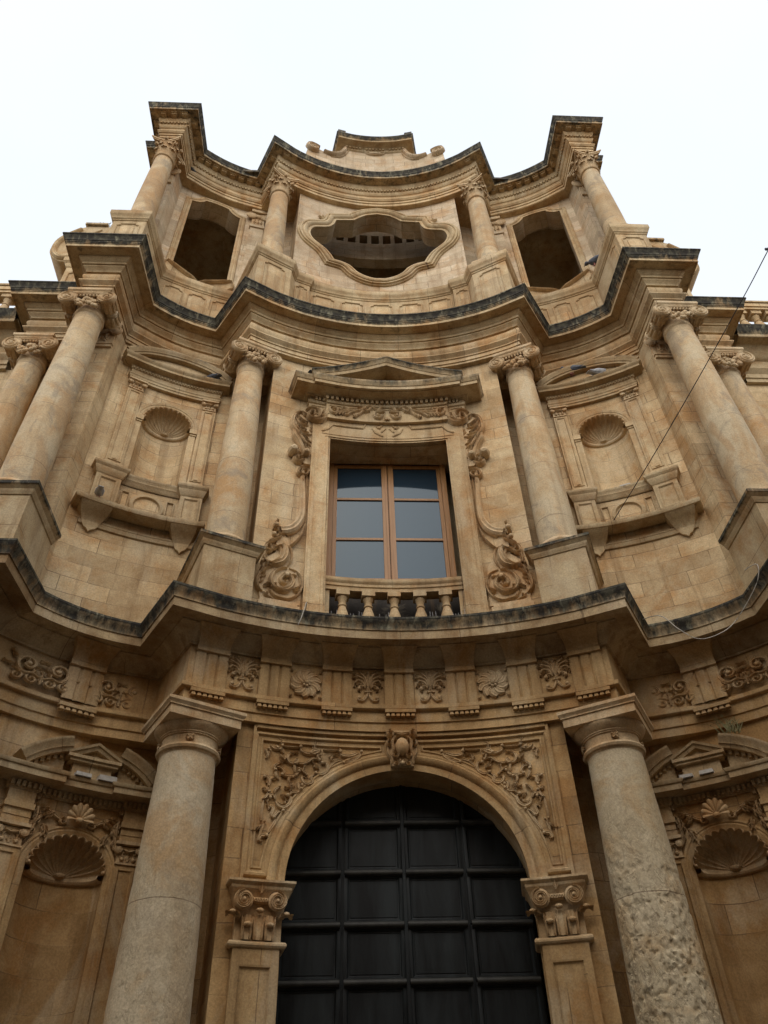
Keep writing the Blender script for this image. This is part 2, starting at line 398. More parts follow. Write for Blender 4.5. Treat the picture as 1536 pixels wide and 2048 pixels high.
# ---- carved ornament lines: (width, points in metres on the wall)
SPANDREL = [
  (0.05,[(0.849,6.501),(0.825,6.452),(0.716,6.444),(0.599,6.493)]),
  (0.045,[(0.56,6.509),(0.607,6.421),(0.709,6.359),(0.802,6.354)]),
  (0.035,[(0.801,6.34),(0.844,6.373),(0.921,6.346),(0.981,6.286),(1.013,6.213)]),
  (0.03,[(0.942,6.359),(0.978,6.385),(0.969,6.428),(1.001,6.411)]),
  (0.04,[(1.394,6.534),(1.38,6.478),(1.303,6.443),(1.199,6.452),(1.112,6.51)]),
  (0.05,[(1.252,6.455),(1.203,6.495),(1.149,6.485)]),
  (0.03,[(1.123,6.43),(1.162,6.427),(1.136,6.372),(1.104,6.375)]),
  (0.04,[(1.097,6.319),(1.045,6.323),(1.018,6.255),(1.05,6.183),(1.112,6.157),(1.166,6.174)]),
  (0.03,[(1.202,6.254),(1.15,6.258),(1.134,6.232)]),
  (0.035,[(1.135,6.358),(1.217,6.379),(1.301,6.315),(1.39,6.292),(1.446,6.322)]),
  (0.035,[(1.43,6.302),(1.435,6.344),(1.47,6.312)]),
  (0.04,[(1.441,6.287),(1.52,6.292),(1.559,6.344),(1.548,6.402),(1.509,6.407)]),
  (0.035,[(1.467,6.284),(1.45,6.161)]),
  (0.04,[(1.401,6.18),(1.457,6.119),(1.571,6.107),(1.624,6.121)]),
  (0.03,[(1.405,6.214),(1.373,6.217),(1.342,6.172)]),
  (0.04,[(1.623,6.114),(1.598,6.159),(1.637,6.209),(1.703,6.222)]),
  (0.035,[(1.721,6.171),(1.723,6.227),(1.671,6.268),(1.66,6.276)]),
  (0.035,[(1.708,6.173),(1.698,6.106),(1.657,6.042)]),
  (0.04,[(1.179,6.173),(1.237,6.113),(1.216,6.046),(1.277,6.014),(1.331,6.036),(1.359,6.101),(1.316,6.119)]),
  (0.03,[(1.292,6.135),(1.322,6.174),(1.337,6.186)]),
  (0.035,[(1.479,6.089),(1.53,6.084),(1.522,6.03),(1.483,6.021)]),
  (0.04,[(1.357,5.993),(1.382,5.937),(1.405,6.015),(1.367,6.019)]),
  (0.035,[(1.357,5.939),(1.415,5.893),(1.477,5.887),(1.509,5.844)]),
  (0.03,[(1.49,5.98),(1.497,5.939)]),
  (0.045,[(1.534,5.842),(1.493,5.819),(1.495,5.741),(1.561,5.682),(1.638,5.7),(1.684,5.76)]),
  (0.03,[(1.568,5.733),(1.617,5.728),(1.648,5.764)]),
  (0.035,[(1.638,5.95),(1.693,5.904),(1.698,5.85)]),
  (0.04,[(1.751,5.791),(1.757,5.83),(1.706,5.823),(1.686,5.773)]),
  (0.04,[(1.849,6.059),(1.806,6.065),(1.773,6.015),(1.787,5.946)]),
  (0.035,[(1.787,5.946),(1.804,5.891),(1.852,5.884)]),
  (0.035,[(1.775,5.867),(1.802,5.798),(1.846,5.767)]),
  (0.03,[(1.763,5.869),(1.858,5.917)]),
  (0.04,[(1.642,6.52),(1.663,6.481),(1.74,6.471),(1.798,6.514)]),
  (0.035,[(1.703,6.483),(1.721,6.524)]),
  (0.035,[(1.821,6.453),(1.851,6.435),(1.821,6.368),(1.846,6.322)]),
  (0.03,[(1.798,6.428),(1.829,6.381)]),
  (0.03,[(1.406,6.525),(1.616,6.516)]),
  (0.03,[(0.858,6.522),(1.085,6.512)]),
  (0.04,[(1.579,5.635),(1.649,5.608),(1.69,5.553),(1.718,5.575),(1.705,5.654),(1.745,5.675),(1.763,5.634)]),
  (0.04,[(1.688,5.541),(1.668,5.492),(1.705,5.413),(1.752,5.334)]),
  (0.045,[(1.76,5.308),(1.831,5.3),(1.846,5.25),(1.809,5.242)]),
  (0.03,[(1.799,5.478),(1.827,5.387),(1.852,5.286)]),
  (0.03,[(1.843,5.485),(1.845,5.573),(1.832,5.755)]),
  (0.03,[(1.585,6.341),(1.633,6.364),(1.664,6.395)]),
  (0.025,[(1.602,6.325),(1.584,6.384)]),
]
WSCROLL = [
  (0.16,[(1.52,10.966),(1.618,10.72),(1.665,10.492),(1.739,10.34),(1.854,10.232),(1.892,10.2)]),
  (0.04,[(1.534,10.718),(1.579,10.435),(1.683,10.222),(1.79,10.108)]),
  (0.13,[(1.887,10.125),(1.834,10.043),(1.824,9.876),(1.878,9.736),(1.998,9.663),(2.085,9.679)]),
  (0.05,[(1.889,10.146),(1.755,10.063),(1.715,9.924),(1.739,9.771),(1.78,9.668)]),
  (0.06,[(2.033,9.715),(1.929,9.785),(1.89,9.921),(1.929,10.027),(2.041,10.048)]),
  (0.07,[(2.04,10.027),(2.044,9.973),(2.104,9.934),(2.154,9.971),(2.144,10.049),(2.091,10.076),(2.071,10.018)]),
  (0.05,[(1.9,10.329),(1.944,10.261),(2.035,10.18),(2.132,10.095)]),
  (0.05,[(1.902,10.35),(1.965,10.321),(2.022,10.227)]),
  (0.05,[(2.005,10.21),(2.037,10.211),(2.118,10.121)]),
  (0.06,[(2.053,10.438),(1.992,10.49),(1.978,10.405)]),
  (0.09,[(1.778,9.638),(1.885,9.601),(1.986,9.493),(2.021,9.343),(1.965,9.201),(1.841,9.163),(1.723,9.229),(1.668,9.36),(1.721,9.468),(1.815,9.476),(1.871,9.392),(1.851,9.308),(1.789,9.313),(1.763,9.378),(1.802,9.399)]),
  (0.05,[(1.747,9.645),(1.618,9.593),(1.533,9.458),(1.525,9.29),(1.587,9.131),(1.711,9.018),(1.846,9.007),(1.954,9.039),(2.028,9.126),(2.031,9.174),(1.987,9.185)]),
  (0.05,[(1.9,9.13),(1.779,9.139),(1.705,9.194)]),
  (0.05,[(1.641,9.577),(1.637,9.507),(1.692,9.505),(1.698,9.464)]),
  (0.04,[(1.59,9.507),(1.553,9.394),(1.572,9.291),(1.677,9.229)]),
  (0.05,[(1.66,9.204),(1.583,9.2),(1.531,9.25)]),
  (0.06,[(2.025,9.604),(2.113,9.548),(2.203,9.431),(2.232,9.283),(2.201,9.146),(2.129,9.08)]),
  (0.05,[(2.108,9.489),(2.18,9.438)]),
  (0.05,[(2.103,9.42),(2.181,9.348)]),
  (0.05,[(2.135,9.342),(2.187,9.247)]),
  (0.05,[(2.112,9.733),(2.066,9.643),(2.009,9.598)]),
  (0.05,[(2.181,9.732),(2.177,9.672)]),
  (0.05,[(2.114,9.084),(2.055,8.994),(1.948,8.964)]),
  (0.06,[(2.062,9.283),(2.029,9.243),(1.976,9.247)]),
  (0.05,[(2.114,9.171),(2.068,9.262)]),
  (0.05,[(2.077,9.084),(2.044,9.045)]),
  (0.05,[(2.008,9.161),(1.954,9.039),(1.86,8.985)]),
  (0.07,[(1.52,10.966),(1.491,11.296),(1.501,11.541),(1.559,11.88),(1.587,12.107)]),
]
WCONSOLE = [
  (0.09,[(1.227,13.585),(1.293,13.459),(1.391,13.373),(1.535,13.353)]),
  (0.09,[(1.476,13.407),(1.387,13.505),(1.384,13.65),(1.48,13.719),(1.61,13.688),(1.661,13.634)]),
  (0.07,[(1.381,13.566),(1.431,13.432),(1.522,13.404),(1.6,13.462),(1.59,13.574),(1.515,13.634),(1.482,13.572),(1.51,13.503),(1.556,13.513)]),
  (0.1,[(1.677,13.64),(1.761,13.634),(1.847,13.529),(1.884,13.371),(1.883,13.219),(1.839,13.107),(1.751,12.978),(1.662,12.816),(1.579,12.619),(1.515,12.473),(1.512,12.419)]),
  (0.06,[(1.661,13.622),(1.634,13.547),(1.671,13.51)]),
  (0.07,[(1.834,13.426),(1.759,13.288),(1.667,13.251),(1.576,13.257)]),
  (0.06,[(1.773,13.413),(1.716,13.328),(1.655,13.325)]),
  (0.06,[(1.768,13.475),(1.704,13.403)]),
  (0.07,[(1.855,13.253),(1.766,13.123),(1.658,13.067),(1.562,13.087)]),
  (0.07,[(1.81,13.107),(1.685,13.001),(1.58,12.99),(1.507,13.035)]),
  (0.06,[(1.715,12.991),(1.637,12.914),(1.554,12.895)]),
  (0.06,[(1.666,12.905),(1.573,12.821),(1.498,12.799)]),
  (0.05,[(1.633,12.825),(1.562,12.735),(1.508,12.684)]),
  (0.05,[(1.599,12.724),(1.535,12.61)]),
  (0.05,[(1.546,13.255),(1.482,13.17)]),
  (0.05,[(1.558,13.17),(1.495,13.096)]),
  (0.12,[(1.853,13.09),(1.822,12.919),(1.74,12.767),(1.666,12.592),(1.613,12.39)]),
  (0.09,[(1.613,12.39),(1.669,12.351),(1.72,12.356),(1.746,12.304),(1.777,12.337),(1.773,12.414),(1.718,12.454),(1.674,12.447)]),
  (0.08,[(1.799,12.482),(1.744,12.544),(1.747,12.456)]),
  (0.08,[(1.813,12.347),(1.793,12.246),(1.72,12.206),(1.609,12.305)]),
  (0.07,[(1.483,12.043),(1.514,12.098),(1.6,12.095),(1.689,12.026),(1.713,11.925),(1.646,11.873),(1.57,11.905),(1.524,11.991),(1.568,12.03),(1.631,12.002),(1.65,11.944),(1.607,11.936)]),
  (0.06,[(1.619,11.881),(1.614,11.71)]),
  (0.09,[(1.331,13.69),(1.268,13.647),(1.265,13.551),(1.326,13.522),(1.351,13.587)]),
]
LINTEL = [
  (0.05,[(0.156,13.804),(0.27,13.889),(0.384,13.942),(0.491,13.849),(0.598,13.783),(0.762,13.765),(0.943,13.74),(1.094,13.801),(1.168,13.815)]),
  (0.05,[(1.168,13.815),(1.197,13.723),(1.117,13.625),(1.031,13.697),(1.058,13.807),(1.127,13.765)]),
  (0.05,[(0.309,13.916),(0.414,13.796),(0.453,13.823)]),
  (0.05,[(0.364,13.914),(0.475,13.908),(0.526,13.818)]),
  (0.05,[(0.489,13.82),(0.592,13.669),(0.716,13.6)]),
  (0.06,[(0.63,13.694),(0.661,13.605),(0.701,13.658)]),
  (0.05,[(0.615,13.753),(0.741,13.711),(0.844,13.612),(0.884,13.663)]),
  (0.045,[(0.76,13.737),(0.902,13.661),(0.934,13.599)]),
  (0.045,[(0.851,13.725),(0.973,13.65),(1.005,13.588)]),
  (0.045,[(0.924,13.729),(1.044,13.624),(1.077,13.575)]),
  (0.05,[(0.744,13.768),(0.857,13.811),(0.931,13.829),(0.963,13.766)]),
  (0.05,[(0.054,13.774),(0.192,13.775),(0.265,13.745),(0.26,13.631),(0.167,13.59),(0.096,13.661),(0.062,13.732)]),
  (0.05,[(0.209,13.731),(0.198,13.674),(0.133,13.675)]),
  (0.06,[(0.031,13.631),(0.028,13.533)]),
  (0.05,[(0.039,13.89),(0.105,13.919),(0.176,13.832),(0.045,13.789)]),
]
SHOULDER = [
  (0,[(1.337,13.364),(1.271,13.435),(1.191,13.55),(0.59,13.538),(0.508,13.714),(0.307,13.768)]),
  (0,[(1.318,13.149),(1.201,13.228),(1.105,13.371),(0.49,13.364),(0.426,13.549),(0.282,13.598),(0.132,13.53)]),
  (0,[(0.132,13.53),(0.112,13.46),(0.201,13.389),(0.22,13.431)]),
  (0,[(0.31,13.387),(0.25,13.251),(0.102,13.156)]),
  (0,[(0.037,13.389),(0.124,13.279)]),
]
METOPE = [
  (0.05,[(2.214,7.423),(2.237,7.54),(2.226,7.741)]),
  (0.05,[(2.214,7.496),(2.19,7.624),(2.092,7.728)]),
  (0.05,[(2.202,7.498),(2.163,7.604),(2.019,7.682)]),
  (0.05,[(2.194,7.471),(2.147,7.558),(2.069,7.583),(2.037,7.531)]),
  (0.045,[(2.191,7.452),(2.154,7.498),(2.111,7.487),(2.09,7.457),(2.112,7.439)]),
  (0.04,[(2.102,7.528),(2.143,7.53)]),
  (0.04,[(2.025,7.641),(2.077,7.631)]),
  (0.06,[(2.174,7.402),(2.286,7.399)]),
  (0.05,[(2.22,7.384),(2.2,7.316),(2.155,7.258),(2.092,7.265),(2.081,7.296),(2.106,7.305)]),
]
# ================================================================== SETTING
gm = MB()
N = 24
gi = [[gm.v(-400+800*i/N, -400+800*j/N, 0, (i, j)) for j in range(N+1)] for i in range(N+1)]; gm.grid(gi)
ground = gm.build('street_paving', 'paving'); ground['kind'] = 'structure'

# ================================================================== CHURCH
CH = thing('church', (0, 10.0, 0), 'tall honey coloured baroque church front with concave bays and three tiers of columns', 'church')
W1 = arcmap(3.14, 6.99); F1 = arcmap(3.14, 6.90); W2 = arcmap(3.88, 6.37); W3 = arcmap(4.85, 5.65)
W1s = linemap((3.45, 10.63), (5.65, 9.2), .15); F1s = linemap((3.60, 10.42), (5.60, 9.10), .10)
W2s = linemap((3.2, 10.40), (5.42, 9.56), .14); W3s = linemap((3.2, 10.75), (5.55, 9.93), .1)
SIDES = (1, -1)

def arcpts(yc, R, x0, x1, n):
    a0, a1 = asin(x0/R), asin(x1/R)
    return [(R*sin(a0+(a1-a0)*i/n), yc+R*cos(a0+(a1-a0)*i/n)) for i in range(n+1)]
def bow(p, q, sag, n=6):
    dx, dy = q[0]-p[0], q[1]-p[1]; L = math.hypot(dx, dy); nx, ny = -dy/L, dx/L
    return [(p[0]+dx*i/n+nx*sag*4*(i/n)*(1-i/n), p[1]+dy*i/n+ny*sag*4*(i/n)*(1-i/n)) for i in range(n+1)]
# outline of each cornice in plan (right half), then the face line of its frieze
def cyma_path(yc, R, xc, val, ret, tail, sag):
    a_ = arcpts(yc, R, 0, xc, 18)
    half = a_[:-4]+a_[-1:]+bow(val, ret, sag)+tail
    return mir(half[1:])+half
C1 = cyma_path(3.14, 6.31, 3.18, (3.82, 9.63), (5.0, 8.86), [(5.05, 7.74), (6.75, 7.74), (6.75, 8.9), (8.1, 8.9), (8.1, 9.6), (8.1, 10.9)], .10)
C2 = cyma_path(3.88, 5.70, 3.01, (3.77, 9.77), (4.87, 9.21), [(4.93, 7.83), (6.6, 7.83), (6.6, 8.95), (8.02, 8.95), (8.02, 9.62), (8.02, 11.0)], .06)
C3 = cyma_path(4.85, 5.11, 2.995, (3.59, 10.07), (4.97, 9.47), [(4.98, 8.2), (6.45, 8.2), (6.45, 9.27), (6.72, 9.27), (6.72, 13.0)], .07)
P1, P2, P3 = .59, .55, .42
FR1, FR2, FR3 = offset(C1, -P1), offset(C2, -P2), offset(C3, -P3)

# ---- entablatures
def entab(path, arch, frz, corn, zb, ztop, yb, hole=None):
    m = MB(); sweep(m, path, arch); plate(m, path+[(path[-1][0], yb), (path[0][0], yb)], zb, 0, hole); m.build('architrave', 'mould_low' if zb < 8 else 'mould', CH)
    m = MB(); sweep(m, path, frz); m.build('frieze', 'mould_low' if zb < 8 else 'mould', CH)
    m = MB(); sweep(m, path, corn)
    top = offset(path, corn[-1][0]); plate(m, top+[(top[-1][0], yb), (top[0][0], yb)], ztop, 1.0, hole)
    return m
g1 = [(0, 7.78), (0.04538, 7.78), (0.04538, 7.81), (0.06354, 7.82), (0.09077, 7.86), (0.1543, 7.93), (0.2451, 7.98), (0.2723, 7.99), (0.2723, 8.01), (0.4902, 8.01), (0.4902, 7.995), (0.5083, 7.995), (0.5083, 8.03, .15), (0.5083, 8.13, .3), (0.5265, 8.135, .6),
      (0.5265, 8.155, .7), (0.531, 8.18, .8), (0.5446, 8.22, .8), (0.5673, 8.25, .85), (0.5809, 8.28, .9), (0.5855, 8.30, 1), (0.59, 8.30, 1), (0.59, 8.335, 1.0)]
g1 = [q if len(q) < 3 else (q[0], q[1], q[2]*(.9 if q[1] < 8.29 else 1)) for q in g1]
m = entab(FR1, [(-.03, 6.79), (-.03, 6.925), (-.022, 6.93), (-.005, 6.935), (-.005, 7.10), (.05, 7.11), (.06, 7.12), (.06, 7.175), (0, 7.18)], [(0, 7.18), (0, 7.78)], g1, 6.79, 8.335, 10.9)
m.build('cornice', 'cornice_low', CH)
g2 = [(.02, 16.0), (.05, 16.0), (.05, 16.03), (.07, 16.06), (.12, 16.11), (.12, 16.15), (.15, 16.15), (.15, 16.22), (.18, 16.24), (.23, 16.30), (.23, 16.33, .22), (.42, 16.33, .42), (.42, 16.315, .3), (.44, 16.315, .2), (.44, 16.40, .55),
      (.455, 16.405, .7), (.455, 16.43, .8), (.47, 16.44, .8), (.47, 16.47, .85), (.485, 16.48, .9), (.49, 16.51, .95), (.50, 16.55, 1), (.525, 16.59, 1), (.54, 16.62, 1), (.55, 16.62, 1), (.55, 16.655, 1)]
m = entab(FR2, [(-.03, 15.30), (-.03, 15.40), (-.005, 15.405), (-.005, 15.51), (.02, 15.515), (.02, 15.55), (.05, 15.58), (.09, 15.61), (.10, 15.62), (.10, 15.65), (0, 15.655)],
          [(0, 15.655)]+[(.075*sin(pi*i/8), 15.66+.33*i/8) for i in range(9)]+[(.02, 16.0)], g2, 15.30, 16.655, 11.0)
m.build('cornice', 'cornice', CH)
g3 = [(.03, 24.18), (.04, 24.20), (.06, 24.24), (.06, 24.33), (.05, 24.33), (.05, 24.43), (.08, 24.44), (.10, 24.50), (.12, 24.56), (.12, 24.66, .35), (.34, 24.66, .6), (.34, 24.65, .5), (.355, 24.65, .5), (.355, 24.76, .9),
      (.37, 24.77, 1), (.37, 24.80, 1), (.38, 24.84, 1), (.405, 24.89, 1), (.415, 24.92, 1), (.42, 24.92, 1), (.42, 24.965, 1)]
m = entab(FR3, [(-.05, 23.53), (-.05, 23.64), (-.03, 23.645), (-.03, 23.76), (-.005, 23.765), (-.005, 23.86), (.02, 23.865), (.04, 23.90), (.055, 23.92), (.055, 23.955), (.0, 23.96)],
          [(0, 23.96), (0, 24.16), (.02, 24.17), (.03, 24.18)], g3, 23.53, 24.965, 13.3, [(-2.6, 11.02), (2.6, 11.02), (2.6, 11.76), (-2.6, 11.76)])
# dentil course of the top storey and modillions under the corona
dl = offset(FR3, .055); D = dense(dl, .001+.10)
for a, b in zip(D, D[1:]):
    dx, dy = b[0]-a[0], b[1]-a[1]; l = math.hypot(dx, dy)
    if l < .05: continue
    nx, ny = dy/l, -dx/l
    q = [(a[0]+dx*.25, a[1]+dy*.25), (a[0]+dx*.8, a[1]+dy*.8)]
    q = [q[0], q[1], (q[1][0]+nx*.05, q[1][1]+ny*.05), (q[0][0]+nx*.05, q[0][1]+ny*.05)]
    m.fn = None
    lo = [m.v(*p, 24.335) for p in q]; hi = [m.v(*p, 24.425) for p in q]
    for i in range(4): m.f(lo[i], lo[(i+1) % 4], hi[(i+1) % 4], hi[i])
    m.f(*lo)
ml = offset(FR3, .12); D = dense(ml, .42)
for a, b in zip(D, D[1:]):
    dx, dy = b[0]-a[0], b[1]-a[1]; l = math.hypot(dx, dy)
    if l < .2: continue
    nx, ny = dy/l, -dx/l; ux, uy = dx/l, dy/l
    c0 = (a[0]+dx*.5, a[1]+dy*.5)
    for j in range(2):
        w0, w1, z0, z1 = ((.09, .17, 24.625, 24.655) if j else (.07, .13, 24.585, 24.63))
        q = [(c0[0]-ux*w0, c0[1]-uy*w0), (c0[0]+ux*w0, c0[1]+uy*w0), (c0[0]+ux*w0+nx*w1, c0[1]+uy*w0+ny*w1), (c0[0]-ux*w0+nx*w1, c0[1]-uy*w0+ny*w1)]
        lo = [m.v(*p, z0) for p in q]; hi = [m.v(*p, z1) for p in q]
        for i in range(4): m.f(lo[i], lo[(i+1) % 4], hi[(i+1) % 4], hi[i])
        m.f(*lo)
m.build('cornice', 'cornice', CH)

# ---- plain walls that link the bays (recesses behind the columns, outer corners)
def link_walls(name, mat, z0, z1, inner, outer):
    for s in SIDES:
        m = MB(side=s); sweep(m, inner, [(0, z0), (0, z1)]); m.build(name, mat, CH)
        m = MB(side=s); sweep(m, outer, [(0, z0), (0, z1)]); m.build(name, mat, CH)
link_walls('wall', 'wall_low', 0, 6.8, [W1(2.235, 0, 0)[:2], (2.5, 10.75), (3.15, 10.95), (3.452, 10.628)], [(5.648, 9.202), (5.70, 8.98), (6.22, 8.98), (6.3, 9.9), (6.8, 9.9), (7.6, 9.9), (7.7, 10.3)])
link_walls('wall', 'wall', 8.0, 15.31, [W2(2.34, 0, 0)[:2], (2.60, 10.85), (3.03, 10.92), (3.202, 10.398)], [(5.418, 9.562), (5.45, 9.15), (6.13, 9.15), (6.25, 9.95), (6.8, 9.95), (7.6, 9.95), (7.7, 10.3)])
link_walls('wall', 'wall_small', 16.6, 23.6, [W3(2.22, 0, 0)[:2], (2.45, 10.9), (3.05, 11.0), (3.202, 10.748)], [(5.548, 9.932), (5.60, 9.42), (6.02, 9.42), (6.1, 9.9), (6.2, 9.9), (6.2, 13.0)])

# ================================================================== LOWER STOREY, CENTRE
R0, ZS = 1.51, 4.735
hi1 = lambda u: ZS+sqrt(max(0, R0*R0-u*u))
us = [-2.235, -1.9, -1.7]+[R0*cos(pi-pi*k/40) for k in range(41)]+[1.7, 1.9, 2.235]
m = MB(W1); open_wall(m, us, 0, 6.80, None, hi1, (-R0, R0))
cont = [(-R0, 0), (-R0, ZS*.5)]+[(R0*cos(pi-pi*k/40), ZS+R0*sin(pi*k/40)) for k in range(41)]+[(R0, ZS*.5), (R0, 0)]
ribbon(m, [(u, v, 0) for u, v in cont], [(u, v, -.62) for u, v in cont])
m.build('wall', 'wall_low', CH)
m = MB(W1)
sweep(m, [(R0*cos(pi*k/48), ZS+R0*sin(pi*k/48)) for k in range(49)],
      [(0, -.02), (0, .045), (.085, .045), (.09, .03), (.105, .03), (.115, .055), (.15, .085), (.185, .09), (.215, .06), (.225, 0)])
m.build('arch_moulding', 'mould_low', CH)
RA = 1.80
for s in SIDES:
    m = MB(W1, s)
    a0, a1 = asin((4.90-ZS)/RA), math.acos(.27/RA)
    arc = [(RA*cos(a), ZS+RA*sin(a)) for a in linspace(a1, a0, 22)]
    path = dense([(arc[-1][0], 4.90), (1.93, 4.90), (1.93, 6.60), (.27, 6.60)], .2)[:-1]+[(.27, 6.60)]+arc[:-1]
    sweep(m, path, [(.085, -.01), (.085, .035), (.075, .05), (.05, .055), (.035, .04), (.03, .025), (.0, .02), (-.01, .035), (-.03, .035), (-.035, .01), (-.035, -.01)], closed=True)
    box(m, 2.0, 2.037, 4.76, 6.785, -.02, .05)
    box(m, .2, 2.0, 6.735, 6.785, -.02, .06, 12)
    m.build('spandrel_frame', 'mould_low', CH)
    m = MB(W1, s)
    for wd, pts in SPANDREL:
        stroke(m, pts, wd*1.15, .05, 0)
        e = pts[0]; blob(m, (e[0], e[1], .035), (wd*.55, wd*.55, .035), 7, 4)
    for (u, v, a) in ((1.0, 6.40, 2.2), (1.16, 6.27, .4), (1.33, 6.16, 1.1), (1.55, 6.40, 2.3), (1.62, 6.42, .9), (1.68, 6.26, 2.2), (1.53, 6.03, 3.9), (1.45, 5.98, 5.5), (1.62, 5.85, 3.5), (1.20, 6.49, 1.2), (1.62, 6.51, .7), (1.77, 5.98, .7), (1.81, 5.98, 2.0), (1.73, 5.66, .6), (1.84, 5.43, -1.2)):
        leaf(m, (u, v), a, .12, .055, .045, 0, .8, 2)
    m.build('spandrel_relief', 'carve_low', CH)
# keystone: a strapwork cartouche with an oval boss
m = MB(W1)
prism(m, [(-.16, 6.27), (.16, 6.27), (.2, 6.79), (-.2, 6.79)], 0, .12)
blob(m, (0, 6.53, .15), (.10, .13, .11), 14, 8)
for s in SIDES:
    stroke(m, [(.02*s, 6.69), (.09*s, 6.68), (.135*s, 6.60), (.12*s, 6.50), (.14*s, 6.42)], .045, .10, .10)
    stroke(m, spiral((.15*s, 6.73), .065, 1.4, pi*.5, -s), .04, .10, .10)
    stroke(m, spiral((.165*s, 6.60), .055, 1.3, -pi*.5, s), .035, .09, .10)
    stroke(m, spiral((.10*s, 6.42), .06, 1.3, pi*.4, s), .035, .09, .10)
    stroke(m, [(.2*s, 6.55), (.19*s, 6.45), (.14*s, 6.36), (.16*s, 6.28)], .04, .08, .08)
    stroke(m, spiral((.09*s, 6.30), .05, 1.2, pi*.5, s), .03, .08, .08)
    leaf(m, (.07*s, 6.62), pi/2-s*.5, .15, .05, .06, .12, -s*.8)
    leaf(m, (.03*s, 6.36), -pi/2+s*.4, .11, .05, .06, .1, s*.6)
stroke(m, [(-.12, 6.74), (0, 6.71), (.12, 6.74)], .05, .08, .12); blob(m, (0, 6.30, .14), (.035, .035, .05))
m.build('keystone', 'carve_low', CH)

# door pilasters with composite capitals
for s in SIDES:
    m = MB(W1, s)
    box(m, 1.53, 2.05, 0, 4.04, 0, .07, 4); box(m, 1.46, 2.12, 0, 1.1, 0, .13, 4)
    for a in ((1.53, 1.60, 1.2, 4.04), (1.98, 2.05, 1.2, 4.04), (1.60, 1.98, 3.86, 4.04)): box(m, a[0], a[1], a[2], a[3], .068, .10, 3)
    sweep(m, dense([(1.60, 1.2), (1.98, 1.2), (1.98, 3.86), (1.60, 3.86)], .15), [(.0, .065), (0, .10), (-.02, .095), (-.03, .075), (-.045, .07), (-.045, .065)], closed=True)
    p = m.build('door_pilaster', 'mould_low', CH)
    m = MB(lambda a, b, z: W1(a, z, -b), s)
    sweep(m, dense([(1.50, .25), (1.50, -.09), (2.07, -.09), (2.07, .02)], .15), [(0, 4.02), (.03, 4.03), (.045, 4.05), (.045, 4.07), (.03, 4.09), (0, 4.10)])
    sweep(m, dense([(1.52, .3), (1.52, -.08), (2.05, -.08), (2.05, .02)], .15), [(0, 4.09), (.0, 4.3), (.02, 4.45), (.07, 4.60), (.10, 4.63)])
    sweep(m, dense([(1.51, .35), (1.51, -.10), (2.06, -.10), (2.06, .02)], .15), [(.07, 4.63), (.08, 4.645), (.08, 4.67), (.11, 4.69), (.12, 4.70), (.12, 4.725), (-.3, 4.73)])
    m.fn = W1
    for u, sg in ((1.60, 1), (1.98, -1)):
        c = (u-.005*sg, 4.505)
        lathe(m, [(0.0, .20), (.075, .20), (.10, .195), (.105, .17), (.095, .05), (.06, .0)], c, 22, 'b2') if False else None
        P = spiral(c, .115, 2.1, pi/2, sg); stroke(m, P, .04, .07, .155, taper=.6)
        blob(m, (c[0], c[1], .17), (.11, .11, .035), 16, 6); blob(m, (c[0], c[1], .21), (.022, .022, .02))
        leaf(m, (u-.02*sg, 4.33), pi/2+.9*sg, .17, .06, .09, .11, .9*sg, 2)
        blob(m, (u-.12*sg, 4.375, .16), (.04, .028, .04))
    stroke(m, [(1.70, 4.515), (1.79, 4.51), (1.88, 4.515)], .075, .06, .12, taper=.9)
    for i in range(6): blob(m, (1.715+.03*i, 4.515, .165), (.014, .03, .025), 6, 4)
    leaf(m, (1.79, 4.58), pi/2, .13, .06, .05, .16, 0, 2)
    for u in (1.66, 1.79, 1.92):
        stroke(m, [(u, 4.10), (u, 4.25), (u, 4.36)], .12, .06, .085, taper=.8); blob(m, (u, 4.25 if u != 1.79 else 4.40, .17), (.05, .03, .045))
        for d in (-.045, .045): stroke(m, [(u+d, 4.10), (u+d, 4.24), (u+d*1.5, 4.36)], .035, .045, .11)
    m.build('capital', 'carve_low', p)
# the great door
DY = 10.62
d = MB(lambda u, v, h: (u, DY-h, v))
box(d, -1.62, 1.62, 0, 6.5, -.06, 0)
cols = [-1.62, -.80, 0.0, .80, 1.62]; rows = [.05, .66, 1.28, 1.92, 2.55, 3.18, 3.81, 4.44, 5.06, 5.70, 6.45]
door = None
body = d.build('door', 'door', CH)
for x0, x1 in zip(cols, cols[1:]):
    for z0, z1 in zip(rows, rows[1:]):
        q = MB(lambda u, v, h: (u, DY-h, v)); a, b, c, e = x0+.045, x1-.045, z0+.05, z1-.02
        sweep(q, [(a, c), (b, c), (b, e), (a, e)], [(.025, .0), (.025, .022), (0, .03), (-.02, .026), (-.035, .008), (-.05, .006)], closed=True)
        prism(q, [(a+.06, c+.06), (b-.06, c+.06), (b-.06, e-.06), (a+.06, e-.06)], 0.002, .010)
        pn_ = q.build('panel', 'door', body)
        q = MB(lambda u, v, h: (u, DY-h, v)); R_ = [[q.v(x, c-.035+.04*sin(t), .03+.055*cos(t), (x, t)) for t in linspace(-1.6, 1.9, 9)] for x in (a-.02, b+.02)]; q.grid(R_); q.build('ledge', 'ledge', pn_)
q = MB(lambda u, v, h: (u, DY-h, v)); box(q, -.02, .02, 0, 6.5, .0, .055); q.build('meeting_rail', 'door', body)

